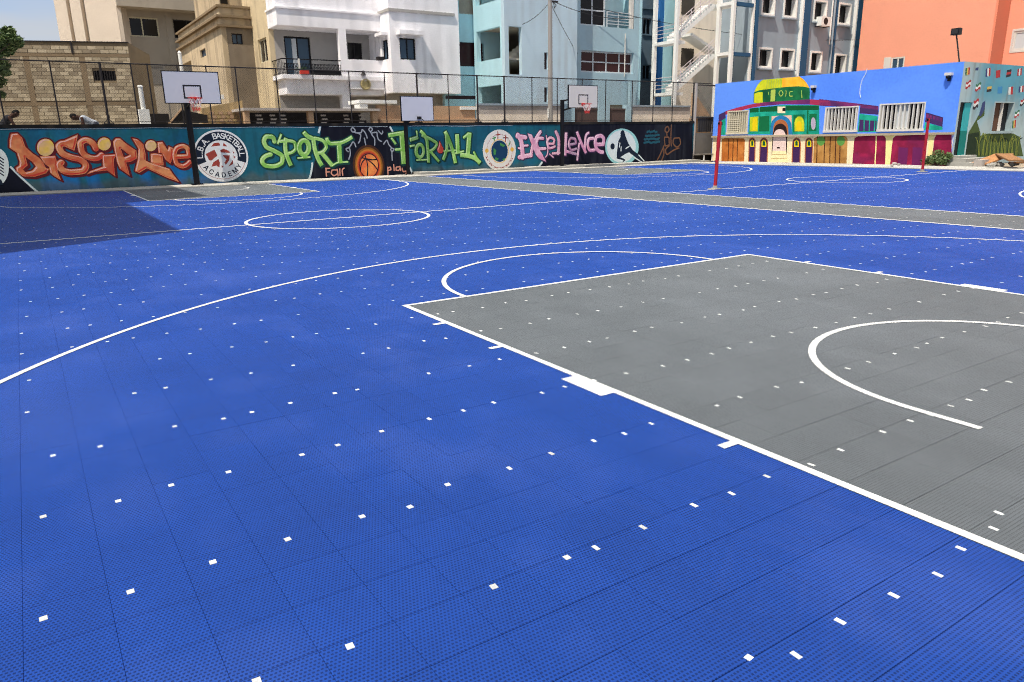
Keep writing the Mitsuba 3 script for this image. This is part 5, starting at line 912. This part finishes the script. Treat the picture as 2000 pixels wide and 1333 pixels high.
put(SW + '__roof_sheet', Fs.prism(Polygon([(ss(320), Fs.px(322, 241)[1]), (ss(352), Fs.px(352, 216)[1]), (ss(400), Fs.px(400, 226)[1]), (ss(400), Fs.px(400, 241)[1])]), .3, .5), 'm_dark_shed'); put(SW + '__board', Fs.prism(Polygon([(ss(322), Fs.px(322, 242)[1]), (ss(326), Fs.px(326, 242)[1]), (ss(356), Fs.px(356, 212)[1]), (ss(352), Fs.px(352, 212)[1])]), .5, .56), 'm_tanwall'); put(SW + '__roof_sheet', Fs.box(ss(292), ss(332), Fs.px(310, 243)[1], Fs.px(310, 222)[1], -.6, -.3), 'm_dark_shed'); put(SW + '__cap', Fs.box(ss(430), ss(447), Fs.px(440, 193)[1], Fs.px(440, 184)[1], -.8, -.5), 'm_stairwhite')
WP = thing('white_post', 'thick white pipe standing on a white block behind the fence, left of the clean backboard', 'post'); yp = 30.5; q = on_y(282, 235, yp); t_ = on_y(279, 170, yp); put(WP + '__pipe', bar((q[0] + .02, yp, ST), (q[0] + .02, yp, t_[2]), .085, 14), 'm_stairwhite', smooth=40); put(WP + '__cap', bar((q[0] + .02, yp, t_[2]), (q[0] + .02, yp, t_[2] + .06), .11, 14, .07), 'm_stairwhite', smooth=40); put(WP + '__block', boxm(q[0] - .17, q[0] + .2, yp - .14, yp + .14, ST, on_y(282, 214, yp)[2]), 'm_stairwhite')
WP2 = thing('white_post', 'slim white pipe rising behind the top of the clean backboard', 'post'); q = on_y(355, 138, 40.0); put(WP2 + '__pipe', bar((q[0], 40, ST), (q[0], 40, on_y(352, 104, 40)[2]), .085, 12), 'm_stairwhite', smooth=40); put(WP2 + '__cap', bar((q[0], 40, on_y(352, 104, 40)[2]), (q[0], 40, on_y(352, 103, 40)[2] + .08), .10, 12, .03), 'm_stairwhite', smooth=40)
# ---------------------------------------------------------------- street furniture, people, plants
flat('m_pole_con', 150, 148, 144); flat('m_cable', 40, 42, 46)
UP_ = thing('utility_pole', 'tall concrete utility pole with brackets in front of the pale blue stair tower', 'utility pole'); yu = 31.2; pb = on_y(1075, 238, yu); pt = on_y(1071, 0, yu)
put(UP_ + '__shaft', bar((pb[0], yu, ST), (pb[0], yu, 10.5), .135, 14, .10), 'm_pole_con', smooth=40); hz = on_y(1072, 4, yu)[2]
put(UP_ + '__bracket', cat([boxm(pb[0] - .05, pb[0] + .45, yu - .1, yu - .02, hz - .02, hz + .06), path([(pb[0] + .1, yu - .1, hz), (pb[0] + .3, yu - .15, hz - .15), (pb[0] + .2, yu - .12, hz - .3), (pb[0] + .12, yu - .1, hz + .1)], .02)]), 'm_iron'); put(UP_ + '__marker', bar((pb[0] - .18, yu - .05, 2.5), (pb[0] - .18, yu - .05, on_y(1070, 212, yu)[2]), .035, 8), 'm_stairwhite')
def cable(label, a, b, sag):
    k = thing('overhead_cable', label, 'cable'); t = np.linspace(0, 1, 13); a, b = np.array(a), np.array(b)
    put(k + '__strand', path([a + (b - a) * q + np.array([0, 0, -sag * 4 * q * (1 - q)]) for q in t], .016, 4), 'm_cable')
top = np.array([pb[0], yu, hz])
cable('thin cable from the utility pole down to the pale blue wing', top, on_y(1128, 105, 34.9), .1); cable('thin cable from the utility pole to the front of the stair tower', top, on_y(1020, 48, 34.15), .15)
cable('thin cable crossing in front of the white stairs and grey building', on_y(1150, 12, 34.8), on_y(1690, 78, 31.8), .6); cable('thin cable running from the utility pole to the open gallery', top + [0, 0, .1], on_y(1245, 35, 34.7), .35)
# corner gate between the two walls
CG = thing('corner_gate', 'grey metal gate with lattice top between graffiti wall and mural building', 'gate'); Fq = Frame((26.88, 28.26), (28.35, 28.26)); flat('m_gate_dark', 62, 60, 60); flat('m_gate_mid', 112, 108, 102)
g = lambda u0, v0, u1, v1: Fq.rect(u0, v0, u1, v1)
r = g(1357, 166, 1402, 231); put(CG + '__lattice_frame', cat([Fq.box(r[0], r[1], r[3] - .06, r[3], -.04, .04), Fq.box(r[0], r[1], r[2], r[2] + .06, -.04, .04), Fq.box(r[0], r[0] + .06, r[2] + .06, r[3] - .06, -.04, .04), Fq.box(r[1] - .06, r[1], r[2] + .06, r[3] - .06, -.04, .04)]), 'm_gate_dark')
ms = []
for i in range(-8, 12): 
    for s in (1, -1):
        a = LineString([(r[0] + i * .16, r[2]), (r[0] + i * .16 + s * (r[3] - r[2]), r[3])]).intersection(sbox(r[0], r[2], r[1], r[3]))
        if a.length > .05: (p, q) = a.coords[0], a.coords[-1]; ms.append(bar(Fq.P(p[0], p[1], .01 * s), Fq.P(q[0], q[1], .01 * s), .006, 3))
put(CG + '__lattice', cat(ms), 'm_gate_dark', kind='stuff')
r1 = g(1364, 229, 1394, 258); put(CG + '__upper_panel', Fq.box(r1[0], r1[1], r1[2], r1[3], -.05, .0), 'm_gate_dark'); r2_ = g(1356, 260, 1396, 304); put(CG + '__lower_panel', Fq.box(r2_[0], r2_[1], r2_[2], r2_[3], -.05, .01), 'm_gate_mid'); put(CG + '__post', cat([Fq.box(-.02, .1, 0, 4.25, -.06, .06)]), 'm_greycon')
for i in range(7): c = r1[0] + (r1[1] - r1[0]) * (i + .5) / 7; put(CG + '__bar', Fq.box(c - .012, c + .012, r1[2], r1[3], .002, .025), 'm_iron')
put(CG + '__lintel', Fq.box(.1, 1.4, r1[3] + .02, r[2] - .02, -.08, .02), 'm_tan_beam'); put(CG + '__jamb', Fq.box(r1[1] + .02, 1.45, 0, r1[3], -.07, .0), 'm_greycon')
BN = thing('bench', 'low dark bench with pale legs at the corner gate', 'bench'); q0, q1 = on_y(1356, 306, 27.9), on_y(1399, 306, 27.9); put(BN + '__seat', boxm(q0[0], q1[0], 27.6, 27.95, .38, .44), 'm_gate_mid'); put(BN + '__skirt', boxm(q0[0], q1[0], 27.93, 27.97, .04, .379), 'm_dark_shed')
for u in (1373, 1389): x = on_y(u, 312, 27.7)[0]; put(BN + '__leg', boxm(x - .03, x + .03, 27.62, 27.68, .036, .379), 'm_stairwhite')
# wall of the yard seen above the corner gate
YB = thing('brown_yard_wall', 'brown stained wall behind the corner gate under the white stairs', 'wall'); put(YB + '__wall_body', boxm(on_y(1352, 200, 30.8)[0], on_y(1412, 200, 30.8)[0], 30.8, 31.0, 0, on_y(1380, 232, 30.8)[2]), 'm_tanwall'); put(YB + '__ramp', Frame((on_y(1352, 200, 30.6)[0], 30.6), (on_y(1352, 200, 30.6)[0] + 3, 30.6)).prism(Polygon([(0, 2.6), (1.5, 2.6), (.1, 3.9), (0, 3.9)]), -.1, .1), 'm_tanwall')
# steps, planks and rubble at the foot of the flag wall
SP = thing('entrance_steps', 'grey concrete block steps at the doorway of the flag wall', 'steps'); xs_, ys_ = on_z(1856, 327)[0], on_z(1856, 327)[1]
x0 = MX - .15
for i, (a, b, d0, z1) in enumerate(((-.3, 1.75, 1.05, .17), (-.2, 1.55, .7, .33), (-.1, 1.4, .36, .44))): put(SP + '__step', boxm(MX + a, MX + b, MY0 - d0, MY0 - .01, 0.02, z1), 'm_concrete')
for a, b, z0, z1 in ((-.32, .22, .02, .30), (.26, .82, .02, .19)): put(SP + '__block', boxm(MX + a, MX + b, MY0 - 1.42, MY0 - 1.08, z0, z1), 'm_greycon')
plaster('m_wood', 178, 130, 88, 1, .12, .2, 2.5); plaster('m_wood2', 140, 104, 72, 1, .15, .2, 2.5)
def board(label, a, b, w, t, mat='m_wood', roll=0.0):
    a, b = np.array(a, float), np.array(b, float); d = b - a; L = np.linalg.norm(d); d /= L; s = np.cross(d, [0, 0, 1.0]); s /= np.linalg.norm(s); u = np.cross(s, d); M = np.eye(4); M[:3, 0], M[:3, 1], M[:3, 2], M[:3, 3] = d, -s, u, a
    m = boxm(0, L, -w / 2, w / 2, 0, t); m.apply_transform(M); return m
def gpt(u, v, z): return on_z(u, v, z)
pa, pb_, pc_ = gpt(1912, 322, .10), gpt(1962, 303, .45), gpt(1984, 311, .40)
WD = thing('timber_sheet', 'long tan timber sheet leaning on rubble beside the steps', 'board'); put(WD + '__panel', board('', pa, pb_, .75, .06), 'm_wood'); WD2 = thing('timber_sheet', 'short tan timber sheet lying at the right edge of the picture', 'board'); put(WD2 + '__panel', board('', gpt(1986, 320, .12), gpt(2030, 318, .25), .6, .06, 'm_wood2'), 'm_wood')
WD3 = thing('timber_sheet', 'brown board tilted down behind the long tan timber sheet', 'board'); put(WD3 + '__panel', board('', pb_ + [0, .1, 0], pc_ + [.3, .1, -.1], .5, .06), 'm_wood2')
rb = thing('rubble_heap', 'small heap of broken concrete under the leaning timber', 'rubble'); ms = []; c0_ = gpt(1945, 322, .1)
for i in range(40):
    m = trimesh.creation.icosphere(1, rng.uniform(.04, .15)); m.vertices *= [rng.uniform(.7, 1.4), rng.uniform(.7, 1.3), rng.uniform(.4, .9)]; m.vertices += np.random.default_rng(i).normal(0, .015, m.vertices.shape); m.apply_translation([c0_[0] + rng.gauss(.2, .5), c0_[1] + rng.gauss(.1, .35), .05 + rng.random() * .1]); ms.append(m)
put(rb + '__lumps', cat(ms), 'm_concrete', kind='stuff')
for i, (u, v) in enumerate(((1770, 320), (1755, 323), (1742, 325))):
    p = gpt(u, v, .05); m = trimesh.creation.icosphere(1, .10 if i == 0 else .06); m.vertices *= [1.1, 1, .8]; m.vertices += np.random.default_rng(50 + i).normal(0, .01, m.vertices.shape); m.apply_translation([min(p[0], MX - .2), p[1], .08]); put('stone__lump', m, 'm_greycon') if False else put(numbered('stone'), m, 'm_greycon', ('pale stone lying at the foot of the magenta panel', 'small pale stone left of the larger one at the mural foot', 'leftmost small pale stone at the mural foot')[i], 'stone')
# leaves
def leaf_fn(p, n, uv):
    t = mikit.noise(p.x * 7, p.y * 7, p.z * 7); return mikit.mix((0.05, 0.09, 0.035), (0.17, 0.25, 0.085), t)
scene['m_leaf'] = {'type': 'twosided', 'bsdf': {'type': 'principled', 'base_color': mikit.proc(leaf_fn), 'roughness': .55, 'specular': .4}}
bs('m_bark', (0.09, .07, .05), .9)
def leaves(centres, n, size, seed, spread):
    r = np.random.default_rng(seed); V, Fc_ = [], []
    for c, s in centres:
        d = r.normal(0, 1, (n, 3)); d /= np.linalg.norm(d, axis=1, keepdims=True); P = np.array(c) + d * (s * r.random((n, 1)) ** .45) * np.array([1, 1, .75])
        for p in P:
            a = r.normal(0, 1, 3); a[2] *= .5; a /= np.linalg.norm(a); b = np.cross(a, r.normal(0, 1, 3)); b /= np.linalg.norm(b); L = size * r.uniform(.6, 1.3); k = len(V)
            V += [p - a * L, p + b * L * .38, p + a * L, p - b * L * .38]; Fc_ += [[k, k + 1, k + 2], [k, k + 2, k + 3]]
    return trimesh.Trimesh(np.array(V), np.array(Fc_), process=False)
TR = thing('leafy_tree', 'green leafy tree reaching in at the left edge above the wall', 'tree'); yt_ = 31.5; tc = on_y(-70, 130, yt_); tx = tc[0]
cs_ = [(on_y(u, v, yt_ + rng.uniform(-.8, .8)), s) for u, v, s in ((-60, 60, .8), (-30, 120, .75), (5, 75, .34), (16, 62, .25), (28, 78, .24), (34, 86, .18), (8, 95, .35), (18, 92, .25), (4, 125, .28), (8, 140, .22), (-5, 160, .3), (1, 185, .16), (-40, 190, .6), (-90, 110, 1.0), (-110, 180, .9), (-70, 10, .7), (-8, 105, .4))]
put(TR + '__crown', leaves(cs_, 230, .10, 5, 1), 'm_leaf'); lim = [bar((tx - .6, yt_, ST), (tx - .5, yt_, tc[2] - .8), .16, 10, .11)]
put(TR + '__trunk', lim[0], 'm_bark', smooth=40); put(TR + '__branch', cat([bar((tx - .5, yt_, tc[2] - .9), c, .07, 6, .012) for c, s in cs_[::2]]), 'm_bark')
SH = thing('shrub', 'dark green shrub at the foot of the mural beside the steps', 'shrub'); sc_ = []
for u, v, s in ((1822, 318, .34), (1836, 316, .4), (1848, 320, .3), (1832, 306, .3), (1815, 322, .22), (1852, 310, .25)):
    p = gpt(1836, 323, .05) + np.array([0, -(u - 1836) * .024, 0]); p[0] = min(p[0], MX - .3) + .1 * ((u * 7) % 3 - 1); p[2] = .2 + .45 * max(0, (322 - v)) / 22; sc_.append((p, s * .82))
put(SH + '__foliage', leaves(sc_, 200, .065, 9, 1), 'm_leaf'); p = sc_[1][0]; put(SH + '__stem', cat([bar((p[0], p[1], .02), (c[0], c[1], c[2]), .02, 5, .006) for c, s in sc_]), 'm_bark')
# two people behind the wall
import manifold3d as m3
def body(joints, bones, edge=.03):
    acc = None
    for a, b in bones:
        hs = []
        for k in (a, b):
            p, r = joints[k]; hs.append(m3.Manifold.sphere(r, 16).translate(tuple(p)))
        h = m3.Manifold.batch_hull(hs); acc = h if acc is None else acc + h
    acc = acc.refine_to_length(edge); me = acc.to_mesh(); t = trimesh.Trimesh(me.vert_properties[:, :3], me.tri_verts, process=True); trimesh.smoothing.filter_taubin(t, iterations=8); return t
flat('m_skin', 72, 48, 38, 1, .5); flat('m_hair', 14, 12, 12, 1, .8); flat('m_shirt_grey', 178, 186, 196); flat('m_shirt_dark', 34, 36, 44); flat('m_trousers', 52, 56, 70); flat('m_white_cloth', 214, 216, 220)
def person(label, base, face, lean, shirt, trousers, reach):
    t = thing('person', label, 'person'); fx_ = np.array([face, 0, 0.0]); base = np.array(base, float)
    hip = base + [0, 0, .92]; th = lean; up = np.array([math.sin(th) * face, 0, math.cos(th)]); fw = np.array([math.cos(th) * face, 0, -math.sin(th)])
    chest = hip + up * .38; neck = hip + up * .53; head = neck + up * .12 + fw * .06; sd = np.array([0, 1.0, 0])
    J = {'hip': (hip, .135), 'hl': (hip + sd * .09, .10), 'hr': (hip - sd * .09, .10), 'waist': (hip + up * .18, .125), 'chest': (chest, .15), 'cl': (chest + sd * .13 + up * .07, .075), 'cr': (chest - sd * .13 + up * .07, .075)}
    put(t + '__shirt', body(J, [('hip', 'waist'), ('waist', 'chest'), ('chest', 'cl'), ('chest', 'cr'), ('cl', 'cr')]), shirt, smooth=True)
    L = {}
    for n_, s in (('l', 1), ('r', -1)):
        k = hip + sd * s * .10 + [.06 * s * face, 0, -.45]; L.update({'h' + n_: (hip + sd * s * .09 - [0, 0, .02], .098), 'k' + n_: (k, .065), 'a' + n_: (base + sd * s * .11 + [.02 * s, 0, .09], .05)})
    L['hip'] = (hip, .128)
    put(t + '__trousers', body(L, [('hip', 'hl'), ('hip', 'hr'), ('hl', 'kl'), ('kl', 'al'), ('hr', 'kr'), ('kr', 'ar')]), trousers, smooth=True)
    B = {'neck': (neck - up * .04, .055), 'skull': (head + up * .07, .098), 'jaw': (head - up * .02 + fw * .035, .062), 'nose': (head + up * .03 + fw * .105, .014), 'el': (head + up * .04 + sd * .095, .022), 'er': (head + up * .04 - sd * .095, .022)}
    bones = [('neck', 'skull'), ('skull', 'jaw'), ('neck', 'jaw'), ('skull', 'nose'), ('skull', 'el'), ('skull', 'er')]
    for n_, s in (('l', 1), ('r', -1)):
        sh = chest + sd * s * .17 + up * .08; ha = base + np.array([reach[0] * face, s * reach[1], reach[2]]); d = ha - sh; D_ = np.linalg.norm(d)
        if D_ > .56: ha = sh + d / D_ * .56; d = ha - sh; D_ = .56
        mid = (sh + ha) / 2 + np.array([-.10 * face, .06 * s, -.05]); B.update({'s' + n_: (sh, .055), 'e' + n_ + 'b': (mid, .042), 'w' + n_: (ha, .030)}); bones += [('s' + n_, 'e' + n_ + 'b'), ('e' + n_ + 'b', 'w' + n_), ('neck', 's' + n_)]
        dn = d / D_; pal = ha + dn * .05; B['p' + n_] = (pal, .030); bones.append(('w' + n_, 'p' + n_))
        for q in range(4):
            f0 = pal + sd * (q - 1.5) * .019; f1 = f0 + dn * (.075 - .008 * abs(q - 1.4)) + np.array([0, 0, -.015]); B[f'f{n_}{q}'] = (f0, .0095); B[f'g{n_}{q}'] = (f1, .008); bones += [(f'f{n_}{q}', f'g{n_}{q}'), ('p' + n_, f'f{n_}{q}')]
        B['t' + n_] = (pal + sd * s * -.05 + dn * .02, .009); bones.append(('p' + n_, 't' + n_))
    put(t + '__body', body(B, bones, .022), 'm_skin', smooth=True)
    put(t + '__hair', body({'a': (head + up * .095 - fw * .012, .097), 'b': (head + up * .05 - fw * .035, .094)}, [('a', 'b')]), 'm_hair', smooth=True)
    for s in (-1, 1): m = trimesh.creation.icosphere(1, .011); m.apply_translation(head + up * .055 + fw * .088 + sd * s * .034); put(t + '__eye', m, 'm_white_cloth', smooth=True)
    for s in (-1, 1): put(t + '__shoe', body({'h': (base + sd * s * .11 + [.0, 0, .045], .045), 't': (base + sd * s * .11 + [.16 * face, 0, .035], .034)}, [('h', 't')]), 'm_hair', smooth=True)
    return t, chest, neck
hp = on_y(136, 218, 29.8)
TKT = 1.34
person('person in pale grey shirt and dark trousers bending forward behind the wall', (hp[0] + .75, 29.8, TKT), -1, 1.12, 'm_shirt_grey', 'm_trousers', (.55, .16, .55))
hp2 = on_y(17, 220, 29.9); person('person in dark clothes leaning over at the left edge behind the wall', (hp2[0] - .32, 29.9, TKT - .1), 1, .75, 'm_shirt_dark', 'm_shirt_dark', (.75, .16, .8))
PL = thing('flatbed', 'low grey loading platform behind the wall that the two people stand on', 'platform'); put(PL + '__deck', boxm(hp2[0] - 2.5, hp[0] + 2.2, 29.2, 30.9, ST, TKT - .12), 'm_greycon'); put(PL + '__deck_plate', boxm(hp[0] - .6, hp[0] + 2.1, 29.3, 30.8, TKT - .119, TKT - .002), 'm_greycon')
# house out of the frame whose shadow falls on the court
NB = thing('neighbour_house', 'plain house left of the picture whose shadow falls on the court', 'building')
Fn1 = Frame((-7.9, 18.4), (-7.9, 10.15))
for F_, y0, y1, z1, xw in ((None, 10.15, 18.39, 8.0, -7.75), (None, 18.4, 25.2, 12.0, -7.75)):
    put(NB + '__wall', boxm(-17, xw, y0, y1, -.02, z1), 'm_beige_grey'); put(NB + '__roof_edge', boxm(-17.1, xw + .06, y0 + (.0 if y0 > 15 else -.06), y1 - .02, z1 + .001, z1 + .14), 'm_greycon')
    Fx = Frame((xw, y1), (xw, y0))
    for zq in np.arange(1.6, z1 - 2, 3.1):
        for sq in (1.2, 4.4): frame_window(NB, Frame((xw + .06, y1), (xw + .06, y0)), (sq, sq + 1.2, zq, zq + 1.3), 'm_alu', 'm_glass_sky', 2, dep=.02, sill='m_greycon')
